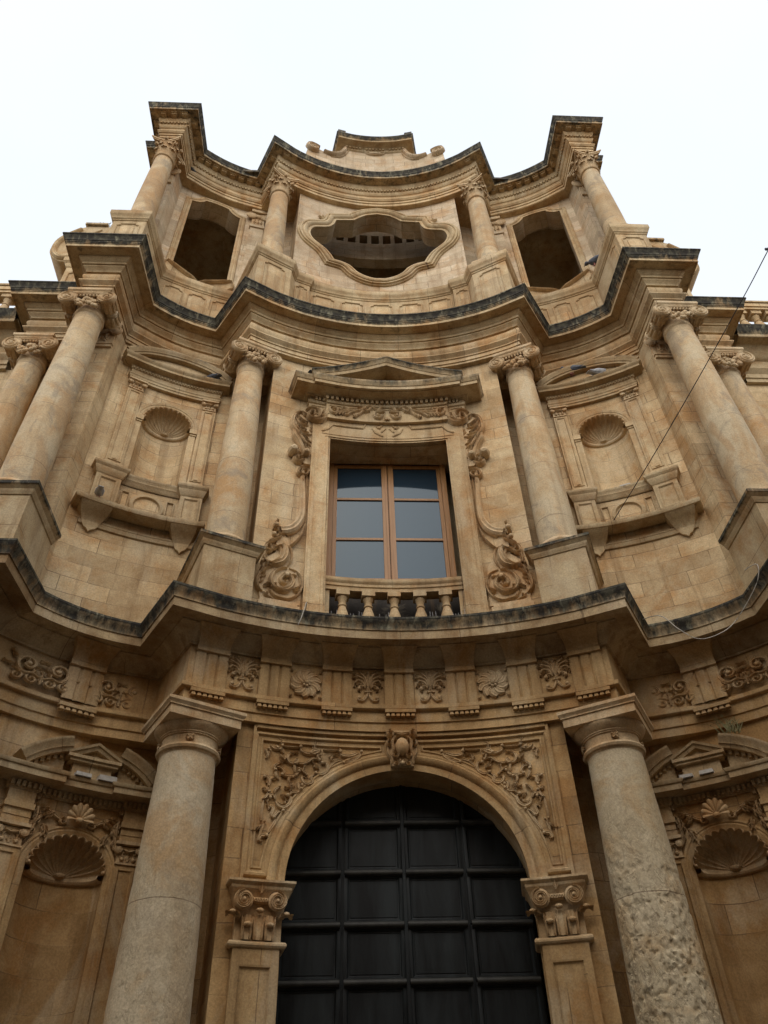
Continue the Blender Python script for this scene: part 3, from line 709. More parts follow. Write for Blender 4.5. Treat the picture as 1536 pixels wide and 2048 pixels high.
# triglyphs, guttae and metope reliefs of the lower frieze
def triglyph(fn, s, uc, w=.215):
    f = lambda u, v, h: fn(uc+u, v, h)
    m = MB(f, s)
    sec = [(-w, -.01), (-w, .03), (-w+.03, .042), (-.095, .042), (-.072, .018), (-.05, .042), (.05, .042), (.072, .018), (.095, .042), (w-.03, .042), (w, .025), (w, -.01)]
    m.grid([[m.v(u, 7.178, h, (u, 0)) for u, h in sec], [m.v(u, 7.70, h, (u, .5)) for u, h in sec]])
    box(m, -w-.005, w+.005, 7.70, 7.775, -.01, .08, 2)
    prof = [(.085, 7.775, w), (.09, 7.81, w), (.12, 7.85, w+.005), (.20, 7.92, w+.02), (.29, 7.97, w+.05), (.33, 8.0, w+.07)]
    R = [[m.v(sg*pw, z, 0, (0, z)) for sg in (-1,)]+[m.v(-pw, z, h, (0, z)), m.v(0, z, h, (.2, z)), m.v(pw, z, h, (.4, z)), m.v(pw, z, 0, (.5, z))] for h, z, pw in prof]
    m.grid(R)
    box(m, -w-.005, w+.005, 7.055, 7.105, -.01, .075, 2)
    for i in range(6):
        u = -w+.036+i*(2*w-.072)/5
        t = [m.v(u+dx*.016, 7.057, h, (u, 0)) for dx, h in ((-1, .005), (-1, .055), (1, .055), (1, .005))]
        b = [m.v(u+dx*.03, 7.0, h, (u, 0)) for dx, h in ((-1, 0), (-1, .07), (1, .07), (1, 0))]
        for k in range(4): m.f(t[k], t[(k+1) % 4], b[(k+1) % 4], b[k])
        m.f(*b)
    return m.build('triglyph', 'mould_low', CH)
us_ = lambda sarc: 6.96*sin(sarc/6.96)
triglyph(F1, 1, 0.0)
for s in SIDES:
    for k in (1, 2, 3): triglyph(F1, s, us_(.915*k))
    triglyph(F1s, s, 4.52)
def metope(fn, s, uc, kind):
    f = lambda u, v, h: fn(uc+u, 7.46+v, h); m = MB(f, s)
    if kind == 'plant':
        for wd, pts in METOPE:
            for q in (1, -1): stroke(m, [(q*(p[0]-2.228), p[1]-7.46) for p in pts], wd*.85, .045)
        for q in (1, -1):
            for (u, v, a) in ((-.10, .20, 2.6), (-.15, .16, 2.9), (-.06, .22, 2.0), (-.13, .08, 3.6), (-.08, .03, 3.9)):
                leaf(m, (q*u, v), a if q == 1 else pi-a, .09, .045, .045, 0, .5*q, 2)
            blob(m, (q*-.135, -.02, .03), (.028, .028, .04)); blob(m, (q*-.13, -.16, .02), (.03, .03, .035))
        leaf(m, (0, .02), pi/2, .24, .06, .05, 0, 0, 3)
    elif kind == 'rosette':
        for k in range(10):
            a = 2*pi*k/10
            P = [(.06*cos(a), .06*sin(a)), (.15*cos(a+.18), .15*sin(a+.18)), (.215*cos(a+.5), .215*sin(a+.5))]
            stroke(m, P, lambda t: .045+.07*sin(pi*min(1, t*.8+.15)), .055, 0, True, 1)
        for k in range(7): blob(m, (.05*cos(k*.9), .05*sin(k*.9), .06), (.026, .026, .03), 6, 4)
        blob(m, (0, 0, .08), (.035, .035, .03))
        for (x, y) in ((-.2, -.2), (.2, -.2), (-.2, .2), (.2, .2)): leaf(m, (x*.95, y*.95), atan2(-y, -x)+pi, .07, .04, .035, 0, 0, 2)
    else:
        for q in (1, -1):
            stroke(m, spiral((.17*q, .06), .15, 1.5, -pi*.6 if q > 0 else -pi*.4, q), .045, .05)
            stroke(m, spiral((.10*q, -.15), .07, 1.4, pi*.3 if q > 0 else pi*.7, -q), .035, .05)
            stroke(m, spiral((.27*q, -.15), .07, 1.4, pi*.6 if q > 0 else pi*.4, q), .035, .05)
            stroke(m, [(0, -.12), (.1*q, -.06), (.2*q, -.08), (.33*q, -.05)], .035, .045)
            for (u, v, a) in ((.17, .06, 1.2), (.17, .06, 3.0), (.30, .12, .4), (.32, 0, -.4), (.06, .12, 2.4), (.10, -.05, 1.8), (.24, -.10, .8)):
                leaf(m, (u*q, v), a if q > 0 else pi-a, .11, .05, .045, 0, .8*q, 2)
            blob(m, (.17*q, .06, .03), (.035, .035, .04))
        leaf(m, (0, -.2), pi/2, .2, .06, .05, 0, 0, 3)
    return m.build('metope_relief', 'carve_low', CH)
for s in SIDES:
    metope(F1, s, us_(.915*.5), 'plant'); metope(F1, s, us_(.915*1.5), 'rosette'); metope(F1, s, us_(.915*2.5), 'plant')
    metope(F1s, s, 4.06, 'rinceau'); metope(F1s, s, 5.0, 'rinceau')

# ================================================================== COLUMNS
def entasis(r0, r1, z0, z1, n=18):
    return [(r0+(r1-r0)*(max(0, (i/n-.18)/.82))**1.35, z0+(z1-z0)*i/n) for i in range(n+1)]
def pedestal(parent, s, fr, hw, bf, back, z0, z1, name='pedestal', panel=True, mat='cornice', cap=.11):
    m = MB(fr, s); P = [(-hw, -back), (-hw, bf), (hw, bf), (hw, -back)]
    H = z1-z0; m2 = lambda a, b, z: fr(a, -b, z)
    m.fn = m2; P = [(-hw, back), (-hw, -bf), (hw, -bf), (hw, back)]
    sweep(m, P, [(.06, z0-.02), (.06, z0+.10), (.04, z0+.13), (.0, z0+.16), (0, z1-.20), (.02, z1-.19), (.03, z1-.16), (.05, z1-.13), (.05, z1-.11, .1), (cap*.8, z1-.07, .35), (cap*.9, z1-.06, .55), (cap, z1-.05, .75), (cap, z1, .9)])
    q = offset(P, cap); plate(m, q, z1, .6)
    if panel:
        m.fn = uvh(fr, bf); w_ = hw-.13; a, b = z0+.30, z1-.34; e = .07
        oct_ = [(-w_+e, a), (w_-e, a), (w_, a+e), (w_, b-e), (w_-e, b), (-w_+e, b), (-w_, b-e), (-w_, a+e)]
        sweep(m, oct_, [(.02, 0), (.02, .02), (0, .025), (-.02, .01), (-.02, 0)], closed=True)
    return m.build(name, mat, parent)
def doric(s, c, psi, mat, label=None):
    fr = frame(c, psi); m = MB(fr, s)
    if label:
        rows_ = []; ent = interp([(z, r) for r, z in entasis(.46, .362, 1.35, 6.22)]); NA, NZ = 190, 330
        for j in range(NZ+1):
            z = 1.35+4.87*j/NZ; r = ent(z); k = max(0, min(1, (5.25-z)/1.3)) if mat == 'column_pit' else .05; row = []
            for i in range(NA+1):
                th = 2*pi*(i % NA)/NA; p_ = Vector((cos(th)*.42, sin(th)*.42, z*.75))
                n_ = noise.fractal(p_*13, .9, 2.1, 4)+.6*noise.noise(p_*4.5)
                d_ = -max(0, min(1, (n_-.12+.25*(1-k))/.55))*.026*(.10+.90*k)-.006*k*noise.noise(p_*30)
                row.append(m.v((r+d_)*cos(th), (r+d_)*sin(th), z, (2*pi*i/NA*.42, z)))
            rows_.append(row)
        m.grid(rows_)
    else: lathe(m, entasis(.46, .362, 1.35, 6.22), seg=48)
    sh = m.build('column', mat, CH, label)
    m = MB(fr, s)
    lathe(m, [(.362, 6.20), (.375, 6.225), (.405, 6.235), (.42, 6.265), (.405, 6.295), (.37, 6.305), (.365, 6.32), (.365, 6.43), (.385, 6.435), (.385, 6.45), (.40, 6.455), (.40, 6.47), (.42, 6.485), (.46, 6.52), (.485, 6.56), (.485, 6.58), (.3, 6.58)], seg=48)
    m.fn = lambda a, b, z: fr(a, -b, z)
    sq = lambda h: [(-h, -h), (h, -h), (h, h), (-h, h)]
    sweep(m, sq(.49), [(0, 6.575), (0, 6.69), (.02, 6.695), (.02, 6.71), (.045, 6.745), (.05, 6.75), (.05, 6.792)], closed=True)
    plate(m, sq(.49), 6.575)
    m.build('capital', 'carve', sh)
    for th in (0, pi/2, pi, -pi/2):
        m = MB(fr, s)
        ro = lambda u, v, h, th=th: ((.365+h)*sin(th+u/.365+.35), (.365+h)*cos(th+u/.365+.35), 6.375+v)
        for k in range(4):
            a = pi/4+k*pi/2; stroke(m, [(0, 0), (.025*cos(a), .025*sin(a)), (.05*cos(a), .05*sin(a))], .045, .05, 0, True, .9, ro)
            a = k*pi/2; stroke(m, [(0, 0), (.045*cos(a), .045*sin(a))], .02, .035, 0, False, .8, ro)
        m.build('rosette', 'carve', sh)
    m = MB(fr, s); lathe(m, [(.46, 1.36), (.49, 1.33), (.49, 1.30), (.56, 1.28), (.60, 1.23), (.60, 1.18), (.56, 1.13), (.5, 1.12), (.5, 1.08), (.62, 1.06), (.62, 1.0)], seg=40)
    m.build('base', 'carve', sh)
    pedestal(sh, s, fr, .66, .66, .66, 0, 1.0, mat='mould')
    return sh
doric(-1, (2.84, 9.72), math.radians(30), 'column_low', 'smooth pale lower column left of the great door')
doric(1, (2.84, 9.72), math.radians(30), 'column_pit', 'badly pitted lower column right of the great door')
for s in SIDES: doric(s, (5.95, 8.72), 0.0, 'column_low')

def ionic(s, c, psi, r0, r1, z0, z1, ped_z0, hw, bf, zt=15.30, cap_panel=False, sidelen=1.0, bolster=.62, ped=True):
    fr = frame(c, psi); m = MB(fr, s)
    lathe(m, entasis(r0, r1, z0, z1), seg=40); sh = m.build('column', 'column', CH)
    # base: torus on a lead-covered plinth
    m = MB(fr, s)
    lathe(m, [(r0, z0+.03), (r0+.03, z0), (r0+.03, z0-.03), (r0+.09, z0-.05), (r0+.115, z0-.11), (r0+.09, z0-.17), (r0+.02, z0-.19), (r0+.02, z0-.2)], seg=36)
    m.build('base', 'carve', sh)
    h = r0+.14; m = MB(fr, s); box(m, -h, h, -h, h, ped_z0+1.27 if False else z0-.30, z0-.19); m.build('plinth', 'lead', sh)
    if ped: pedestal(sh, s, fr, hw, bf, sidelen, ped_z0, z0-.30, panel=cap_panel)
    # capital: two scrolled bolsters carrying an abacus, a swag of fruit hanging between them
    H = zt-z1; zc = z1+H*.50; rv = H*.27; av = r1+.115
    m = MB(fr, s)
    lathe(m, [(r1, z1-.02), (r1+.02, z1), (r1+.03, z1+.02), (r1+.015, z1+.05), (r1+.02, z1+H*.4), (r1+.05, z1+H*.8)], seg=32)
    fb = r1+.10
    for q in (1, -1):
        cc = (q*av, zc)
        lathe(m, [(0, fb+.012), (rv*.9, fb+.012), (rv*1.05, fb+.03), (rv*1.12, fb+.01), (rv*1.1, fb-.03), (rv*.92, fb-.05), (rv*.8, fb-.12), (rv*.86, fb-.2), (rv*.7, fb-.27), (rv*.66, fb-.31), (rv*.85, fb-.34), (rv*.66, fb-.37), (rv*.75, fb-.45), (rv*.9, fb-.56), (rv*1.05, fb-.60), (0, fb-.60)], cc, 22, 'b')
        pl = lambda u, v, h, cc=cc: (cc[0]+u, fb+.01+h, cc[1]+v)
        stroke(m, spiral((0, 0), rv*.98, 2.0, pi/2, -q), rv*.28, .03, 0, True, .7, pl); blob(m, (cc[0], fb+.03, cc[1]), (rv*.22, .025, rv*.22))
        for k in range(10):                                       # leaf ribs along the bolster
            a = 2*pi*k/10
            pr = lambda u, v, h, a=a, cc=cc: (cc[0]+(rv*.78+h)*cos(a+v/rv), u, cc[1]+(rv*.78+h)*sin(a+v/rv))
            stroke(m, [(fb-.06, 0), (fb-.15, 0), (fb-.29, 0)], rv*.4, rv*.2, 0, True, .6, pr)
            stroke(m, [(fb-.39, 0), (fb-.5, 0), (fb-.58, 0)], rv*.4, rv*.2, 0, True, .6, pr)
    # egg band and swag
    for k in range(8): blob(m, (-av*.58+av*1.16*k/7, fb-.03, zc+rv*.62), (.026, .035, .034), 7, 5)
    stroke(m, [(-av*.7, zc+rv*.95), (0, zc+rv*.85), (av*.7, zc+rv*.95)], .05, .03, 0, True, .8, lambda u, v, h: (u, fb-.02+h, v))
    rnd = random.Random(int(c[0]*100)+s)
    for k in range(46):
        t = k/45; a = (t-.5)*2; z = zc+rv*.35-(1-a*a)*H*.20-rnd.random()*H*.40*(1-a*a*.55); ang = a*.95
        rr = r1+.075+.045*rnd.random()
        blob(m, (rr*sin(ang)*1.08, rr*cos(ang)+.02, z), .034+.018*rnd.random(), 8, 6)
    for q in (1, -1): leaf(m, (q*av*.62, zc), -pi/2-q*.3, .15, .06, .03, 0, q*.4, 2, lambda u, v, h: (u, fb+.0+h, v))
    m.fn = lambda a, b, z: fr(a, -b, z)
    hb = r1+.13; sq = lambda a, b, cc: [(-a, -b), (a, -b), (a, cc), (-a, cc)]
    sweep(m, sq(hb, fb, .45), [(-.03, zt-.13), (0, zt-.12), (0, zt-.09), (.02, zt-.07), (.03, zt-.06), (.03, zt+.005)], closed=True); plate(m, sq(hb, fb, .45), zt-.125)
    m.build('capital', 'carve', sh)
    return sh
for s in SIDES:
    ionic(s, (2.82, 9.85), math.radians(24), .335, .262, 10.02, 14.72, 8.33, .42, .52, sidelen=1.1)
    ionic(s, (5.84, 8.66), 0.0, .335, .262, 10.02, 14.70, 8.33, .50, .50, sidelen=.6)
    ionic(s, (7.22, 9.72), 0.0, .31, .25, 10.02, 14.66, 8.33, .45, .45, sidelen=.5)

def acanth3(m, a, r, z, hgt, wid, fr_out):
    """one bent leaf of a corinthian bell, at angle a round the bell"""
    prof = [(0, 0), (.012, .35), (.03, .65), (.075, .88), (.115, .92), (.125, .80)]
    R = []
    for i, (o, t) in enumerate(prof):
        ww = wid*(1, 1.05, .95, .8, .6, .25)[i]; row = []
        for k in range(5):
            u = (k/4-.5); aa = a+u*ww/r; dep = -.022*(abs(u)*2)**1.5
            row.append(m.v((r+o+dep)*sin(aa), (r+o+dep)*cos(aa), z+hgt*t-abs(u)*.02, (u, t)))
        R.append(row)
    m.grid(R)
def corinthian(s, c, psi, r0, r1, z0, z1, zt, sidelen):
    fr = frame(c, psi); m = MB(fr, s)
    lathe(m, entasis(r0, r1, z0, z1), seg=36); sh = m.build('column', 'column', CH)
    m = MB(fr, s); lathe(m, [(r0, z0), (r0+.03, z0-.03), (r0+.08, z0-.06), (r0+.1, z0-.11), (r0+.08, z0-.16), (r0+.02, z0-.18)], seg=32)
    h = r0+.11; box(m, -h, h, -h, h, z0-.32, z0-.17); m.build('base', 'carve', sh)
    m = MB(fr, s); H = zt-z1
    lathe(m, [(r1, z1-.02), (r1+.035, z1), (r1+.045, z1+.025), (r1+.03, z1+.05), (r1-.01, z1+.06), (r1-.01, z1+H*.55), (r1+.02, z1+H*.75), (r1+.08, z1+H*.86), (.1, z1+H*.86)], seg=32)
    for k in range(8): acanth3(m, 2*pi*k/8, r1-.005, z1+.05, H*.40, .19, 0)
    for k in range(8): acanth3(m, 2*pi*(k+.5)/8, r1+.0, z1+.10, H*.62, .17, 0)
    for k in range(4):
        a = pi/4+k*pi/2; ca, sa = sin(a), cos(a)
        pl = lambda u, v, h, ca=ca, sa=sa: (u*ca+h*sa*1.0, u*sa-h*ca*1.0, v)
        for off in (-.025, .025):
            pl2 = lambda u, v, h, ca=ca, sa=sa, off=off: (u*ca+(off+h*.6)*sa, u*sa-(off+h*.6)*ca, v)
            stroke(m, [(r1+.0, z1+H*.45), (r1+.05, z1+H*.68), (r1+.10, z1+H*.82)]+spiral((r1+.11, z1+H*.76), .055, 1.3, pi/2, -1), .04, .03, 0, True, .8, pl2)
        blob(m, ((r1+.11)*ca, (r1+.11)*sa, z1+H*.76), (.05, .05, .055))
        a2 = k*pi/2; blob(m, ((r1+.10)*sin(a2), (r1+.10)*cos(a2), z1+H*.92), (.055, .055, .06))
    m.fn = lambda a, b, z: fr(a, -b, z)
    hb = r1+.115; ab = []
    for k in range(4):                                            # abacus with concave sides
        p, q = [(-hb, -hb), (hb, -hb), (hb, hb), (-hb, hb)][k], [(hb, -hb), (hb, hb), (-hb, hb), (-hb, -hb)][k]
        nx, ny = (q[1]-p[1])/(2*hb), -(q[0]-p[0])/(2*hb)
        for i in range(6):
            t = i/6; d_ = -.085*4*t*(1-t); ab.append((p[0]+(q[0]-p[0])*t+nx*d_, p[1]+(q[1]-p[1])*t+ny*d_))
    sweep(m, ab, [(-.02, z1+H*.86), (0, z1+H*.87), (0, z1+H*.92), (.02, z1+H*.93), (.02, zt)], closed=True); plate(m, ab, z1+H*.86)
    m.build('capital', 'carve', sh)
    return sh
for s in SIDES:
    corinthian(s, (2.74, 9.80), math.radians(26), .285, .235, 19.28, 22.62, 23.50, 1.2)
    corinthian(s, (5.76, 8.92), 0.0, .285, .235, 19.28, 22.62, 23.50, .5)
# ================================================================== MIDDLE STOREY, CENTRE: the big window
WW, WT, WB = 1.15, 12.95, 8.6
us = linspace(-2.34, -WW, 6)+linspace(-WW, WW, 12)[1:]+linspace(WW, 2.34, 6)[1:]
m = MB(W2); open_wall(m, us, 8.0, 15.31, lambda u: WB, lambda u: WT, (-WW, WW))
cont = [(-WW, WB), (-WW, WT)]+[(u, WT) for u in linspace(-WW, WW, 12)[1:]]+[(WW, WB)]
ribbon(m, [(u, v, .02) for u, v in cont], [(u, v, -.78) for u, v in cont])
m.build('wall', 'wall', CH)
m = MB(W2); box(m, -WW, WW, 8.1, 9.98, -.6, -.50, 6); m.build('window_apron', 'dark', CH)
m = MB(W2)                                                   # architrave round the window
for s in SIDES:
    a, b = (WW, 1.50) if s > 0 else (-1.50, -WW)
    box(m, a, b, 8.3, 13.0, -.02, .11, 2)
    x = 1.19*s; box(m, min(x, x+.04*s), max(x, x+.04*s), 8.75, 13.02, .1, .125); x = 1.42*s; box(m, min(x, x+.05*s), max(x, x+.05*s), 8.3, 12.2, .1, .128)
box(m, -1.50, 1.50, 12.97, 13.5, -.02, .11, 14); box(m, -1.24, 1.24, 13.005, 13.045, .1, .13, 12); box(m, -1.32, 1.32, 13.085, 13.11, .1, .122, 12)

for _, pts in SHOULDER:
    for q in (1, -1): stroke(m, [(q*p[0], p[1]) for p in pts], .045, .03, .105, False, .9)
blob(m, (.16, 13.40, .12), (.03, .03, .03)); blob(m, (-.16, 13.40, .12), (.03, .03, .03))
box(m, -1.26, 1.26, 13.5, 13.93, -.02, .19, 14)
sweep(m, dense([(1.22, 13.60), (1.22, 13.88), (-1.22, 13.88), (-1.22, 13.60)], .2), [(-.02, .185), (-.02, .21), (.0, .21), (.0, .185)])
for s in SIDES:
    a, b = (1.26, 1.60) if s > 0 else (-1.60, -1.26)
    box(m, a, b, 13.45, 13.93, -.02, .12, 3)
    x0, x1 = min(1.30*s, 1.56*s), max(1.30*s, 1.56*s)
    sweep(m, [(x0, 13.62), (x1, 13.62), (x1, 13.86), (x0, 13.86)], [(.015, .115), (.015, .135), (-.01, .14), (-.02, .12)], closed=True)
m.build('window_surround', 'mould', CH)
m = MB(W2)
for wd, pts in LINTEL:
    for q in (1, -1): stroke(m, [(q*p[0], p[1]) for p in pts], wd*1.1, .07, .185)
for q in (1, -1):
    for (u, v, a) in ((.36, 13.80, 0), (.50, 13.78, -.2), (.66, 13.76, -.1), (.82, 13.77, 0), (.95, 13.76, .2), (.44, 13.82, .6), (.60, 13.72, -.7)):
        leaf(m, (q*u, v), a if q > 0 else pi-a, .17, .07, .06, .18, -.6*q, 3)
m.build('lintel_relief', 'carve', CH)
# pediment over the window
pm = MB(lambda a, b, z: W2(a, z, -b))
PROF_ = [(0, 13.92), (.03, 13.93), (.05, 13.96), (.05, 13.98), (.02, 13.98), (.02, 14.08), (.10, 14.08), (.12, 14.10), (.35, 14.10), (.35, 14.09), (.37, 14.09), (.37, 14.17, .25), (.385, 14.175, .4), (.40, 14.20, .5), (.425, 14.25, .6), (.43, 14.26, .6), (.43, 14.30, .7), (-.3, 14.315, .8)]
sweep(pm, dense([(-1.58, .05), (-1.58, -.12), (1.58, -.12), (1.58, .05)], .18), [(q[0], q[1]-.004)+tuple(q[2:]) for q in PROF_])
sweep(pm, dense([(-1.22, .05), (-1.22, -.19), (1.22, -.19), (1.22, .05)], .18), PROF_)
for i in range(25):
    u = -1.26+2.52*i/24; box(pm, u-.028, u+.028, 0, 0, 0, 0) if False else None
    pm.fn = W2; box(pm, u-.03, u+.03, 13.985, 14.075, .15, .285)
for q in (1, -1):
    for u in (1.32, 1.40, 1.47): box(pm, q*u-.022, q*u+.022, 13.985, 14.075, .08, .20)
pm.fn = W2
RK = dense([(1.60, 14.24), (0, 14.93), (-1.60, 14.24)], .2)
sweep(pm, RK, [(0, .05), (0, .50), (.0, .54), (.085, .545, .1), (.085, .56, .3), (.10, .565, .5), (.13, .59, .6), (.165, .61, .7), (.17, .62, .8), (.195, .62, .9), (.20, .05, .9)], cap=True)
prism(pm, [(-1.5, 14.28), (1.5, 14.28), (0, 14.94)], 0, .16)
for i in range(9):
    u = -.30+.6*i/8; box(pm, u-.022, u+.022, 14.33, 14.33+.10*(1-abs(u)*1.9)+.04, .15, .21)
pm.build('window_pediment', 'cornice', CH)
# foliate consoles beside the window head and the long scrolls down to the cornice
for s in SIDES:
    m = MB(W2, s)
    for wd, pts in WCONSOLE:
        stroke(m, pts, wd*.85, .09+wd*.4, -.005 if pts[0][1] < 13.0 or pts[0][0] > 1.5 else .10)
    blob(m, (1.48, 13.50, .10), (.05, .06, .08)); blob(m, (1.60, 12.42, .12), (.07, .07, .12)); blob(m, (1.84, 12.42, .10), (.10, .10, .16))
    for (u, v, a) in ((1.80, 13.45, -2.2), (1.80, 13.25, -2.1), (1.76, 13.05, -2.0), (1.72, 12.85, -1.9), (1.72, 13.6, -2.4)):
        leaf(m, (u, v), a, .24, .07, .10, .05, -.5, 3)
    prism(m, [(1.5, 12.2), (1.62, 12.2), (1.72, 12.5), (1.78, 12.9), (1.86, 13.4), (1.72, 13.6), (1.5, 13.5)], -.02, .06)
    m.build('window_console', 'carve', CH)
    m = MB(W2, s)
    for wd, pts in WSCROLL[1:-1]: stroke(m, pts, wd*.95, .07+wd*.75, 0)
    stroke(m, [(1.635, 12.12), (1.615, 11.7), (1.59, 11.3), (1.585, 11.0), (1.61, 10.80), (1.69, 10.62), (1.80, 10.51), (1.93, 10.46)], lambda t: .075+.10*t, .09, 0, True, 1)
    stroke(m, [(1.55, 12.0), (1.54, 11.2), (1.545, 10.85), (1.60, 10.62), (1.70, 10.47), (1.82, 10.38)], .035, .06, 0, True, .8)
    for c, r in (((1.78, 9.47), .05), ((2.04, 10.28), .045), ((2.02, 10.5), .05)): blob(m, (c[0], c[1], .10), (r, r, .06))
    for (u, v, a) in ((2.05, 9.95, 2.0), (2.14, 9.7, 1.2), (2.18, 9.45, 1.5), (2.12, 9.2, 2.4), (2.02, 10.45, 1.3)):
        leaf(m, (u, v), a, .20, .07, .08, .04, .7, 3)
    prism(m, [(1.53, 8.95), (2.15, 8.95), (2.22, 9.3), (2.15, 9.75), (1.98, 9.95), (1.98, 10.3), (1.80, 10.3), (1.72, 9.95), (1.58, 9.75), (1.53, 9.3)], -.02, .045)
    box(m, 1.55, 2.2, 8.75, 8.86, -.02, .14, 4); box(m, 1.58, 2.17, 8.86, 8.95, -.02, .10, 4)
    m.build('window_scroll', 'carve', CH)
# the window itself
WY = 10.75
fw = lambda u, v, h: (u, WY-h, v)
m = MB(fw)
for q in (1, -1):
    a, b = sorted((q*1.16, q*1.06)); box(m, a, b, 9.7, 13.2, -.03, .06)
box(m, -1.06, 1.06, 12.95, 13.2, -.03, .06); box(m, -1.06, 1.06, 9.7, 9.92, -.03, .06)
wn = m.build('window', 'wood', CH)
for q in (1, -1):
    m = MB(fw)
    a, b = sorted((q*1.055, q*.985)); box(m, a, b, 9.92, 12.945, -.02, .035)
    a, b = sorted((q*.006, q*.115)); box(m, a, b, 9.92, 12.945, -.02, .045)
    a, b = sorted((q*.02, q*.05)); box(m, a, b, 9.95, 12.9, .04, .06)
    a, b = sorted((q*.115, q*.985))
    for z0, z1 in ((9.92, 10.06), (10.955, 11.005), (11.975, 12.025), (12.86, 12.945)): box(m, a, b, z0, z1, -.015, .03)
    cs = m.build('casement', 'wood', wn)
    m = MB(fw)
    for z0, z1 in ((10.06, 10.955), (11.005, 11.975), (12.025, 12.86)): box(m, a, b, z0, z1, -.012, .004)
    m.build('glass', 'glass', wn)
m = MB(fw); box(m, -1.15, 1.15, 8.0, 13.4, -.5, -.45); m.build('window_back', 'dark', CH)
# balustrade in front of the window
m = MB(lambda a, b, z: W2(a, z, -b))
RP = dense([(-1.145, -.0), (1.145, -.0)], .15)
sweep(m, RP, [(-.2, 9.40), (.0, 9.40), (.0, 9.47), (.02, 9.48), (.02, 9.53), (.045, 9.56), (.05, 9.575), (.05, 9.61), (.03, 9.62), (.03, 9.645), (-.22, 9.65), (-.22, 9.40)])
bal = m.build('balustrade', 'mould', CH)
def baluster_mesh(fn, s, u, z0, z1, r, h0, parent, mat='mould'):
    f = lambda a, b, z: fn(u+a, z, h0+b); m = MB(f, s); H = z1-z0; q = lambda t: z0+H*t
    box(m, -r*.95, r*.95, 0, 0, 0, 0) if False else None
    lathe(m, [(r*.62, q(.10)), (r*.75, q(.13)), (r*.98, q(.24)), (r*1.02, q(.31)), (r*.85, q(.42)), (r*.6, q(.54)), (r*.52, q(.58)), (r*.66, q(.60)), (r*.66, q(.63)), (r*.54, q(.65)), (r*.58, q(.74)), (r*.78, q(.80)), (r*.80, q(.83)), (r*.7, q(.845))], seg=18)
    for a, b, k in ((0, .10, .98), (.845, 1.0, 1.0)):
        c = r*k; P = [(-c, -c), (c, -c), (c, c), (-c, c)]
        lo = [m.v(p[0], p[1], q(a)) for p in P]; hi = [m.v(p[0], p[1], q(b)) for p in P]
        for i in range(4): m.f(lo[i], lo[(i+1) % 4], hi[(i+1) % 4], hi[i])
        m.f(*lo); m.f(*hi)
    return m.build('baluster', mat, parent)
for u in (-.845, -.425, 0, .425, .845): baluster_mesh(W2, 1, u, 8.66, 9.40, .108, -.06, bal)
for q in (1, -1): m = MB(W2); a, b = sorted((q*1.06, q*1.148)); box(m, a, b, 8.3, 9.40, -.3, -.03); m.build('end_pier', 'mould', bal)
rnd = random.Random(3)
sp = thing('bird_spikes', W2(0, 8.36, .12), 'thin steel bird spikes standing between the small balusters under the window', 'bird spikes')
for u in (-.98, -.64, -.21, .66, 1.02):
    m = MB(W2)
    box(m, u-.12, u+.12, 8.345, 8.362, .08, .13)
    for k in range(5):
        x = u-.10+.20*k/4; dx = rnd.uniform(-.015, .015); t = .0035
        L_ = rnd.uniform(.48, .60)
        b = [m.v(x+dx_*t, 8.36, .10+dh*t) for dx_, dh in ((-1, -1), (1, -1), (1, 1), (-1, 1))]
        e = [m.v(x+dx+dx_*t*.6, 8.36+L_, .06+dh*t*.6) for dx_, dh in ((-1, -1), (1, -1), (1, 1), (-1, 1))]
        for i in range(4): m.f(b[i], b[(i+1) % 4], e[(i+1) % 4], e[i])
        m.f(*e)
    m.build('spike_strip', 'spike', sp)

# ================================================================== NICHES
def shell(m, uc, vs, r, d, N=13, back=True):
    A, K = 130, 12; R = []
    for i in range(A+1):
        t = pi*i/A; f = abs(sin(N*t)) ** .7
        row = []
        for j in range(K+1):
            q = j/K; rho = r*sin(q*pi/2)*(1-.10*(1-f)*q); hh = -d*cos(q*pi/2)+.07*(1-f)*q*(1-q*.3)+.02*q
            row.append(m.v(uc+rho*cos(t), vs+rho*sin(t), hh, (i/A, q)))
        R.append(row)
    m.grid(R)
    rim = []
    for i in range(A+1):
        t = pi*i/A; f = abs(sin(N*t)) ** .7; rho = r*(1-.10*(1-f))
        rim.append((uc+rho*cos(t), vs+rho*sin(t)))
    stroke(m, rim, r*.05, .04, .02+.02, False, .9)
    for q in (1, -1): blob(m, (uc+q*r*.95, vs+.02, .04), (r*.06, r*.06, .04))
    # hinge of the shell
    blob(m, (uc, vs+.02, -d*.93), (r*.16, r*.10, .08))
def niche_void(m, uc, r, v0, vs, d, dome=True):
    A = 20
    R = [[m.v(uc-r*cos(pi*i/A), v, -d*sin(pi*i/A), (r*pi*i/A, v)) for v in (v0, (v0+vs)/2, vs)] for i in range(A+1)]
    m.grid(R)
    R = [[m.v(uc-r*cos(pi*i/A)*cos(b), vs+r*sin(b)*1.0, -d*sin(pi*i/A)*cos(b), (r*pi*i/A, vs+r*b)) for b in [pi/2*j/8 for j in range(9)]] for i in range(A+1)]
    if dome: m.grid(R)
    ids = [m.v(uc-r*cos(pi*i/A), v0, -d*sin(pi*i/A), (i/A, 0)) for i in range(A+1)]; m.f(*ids)
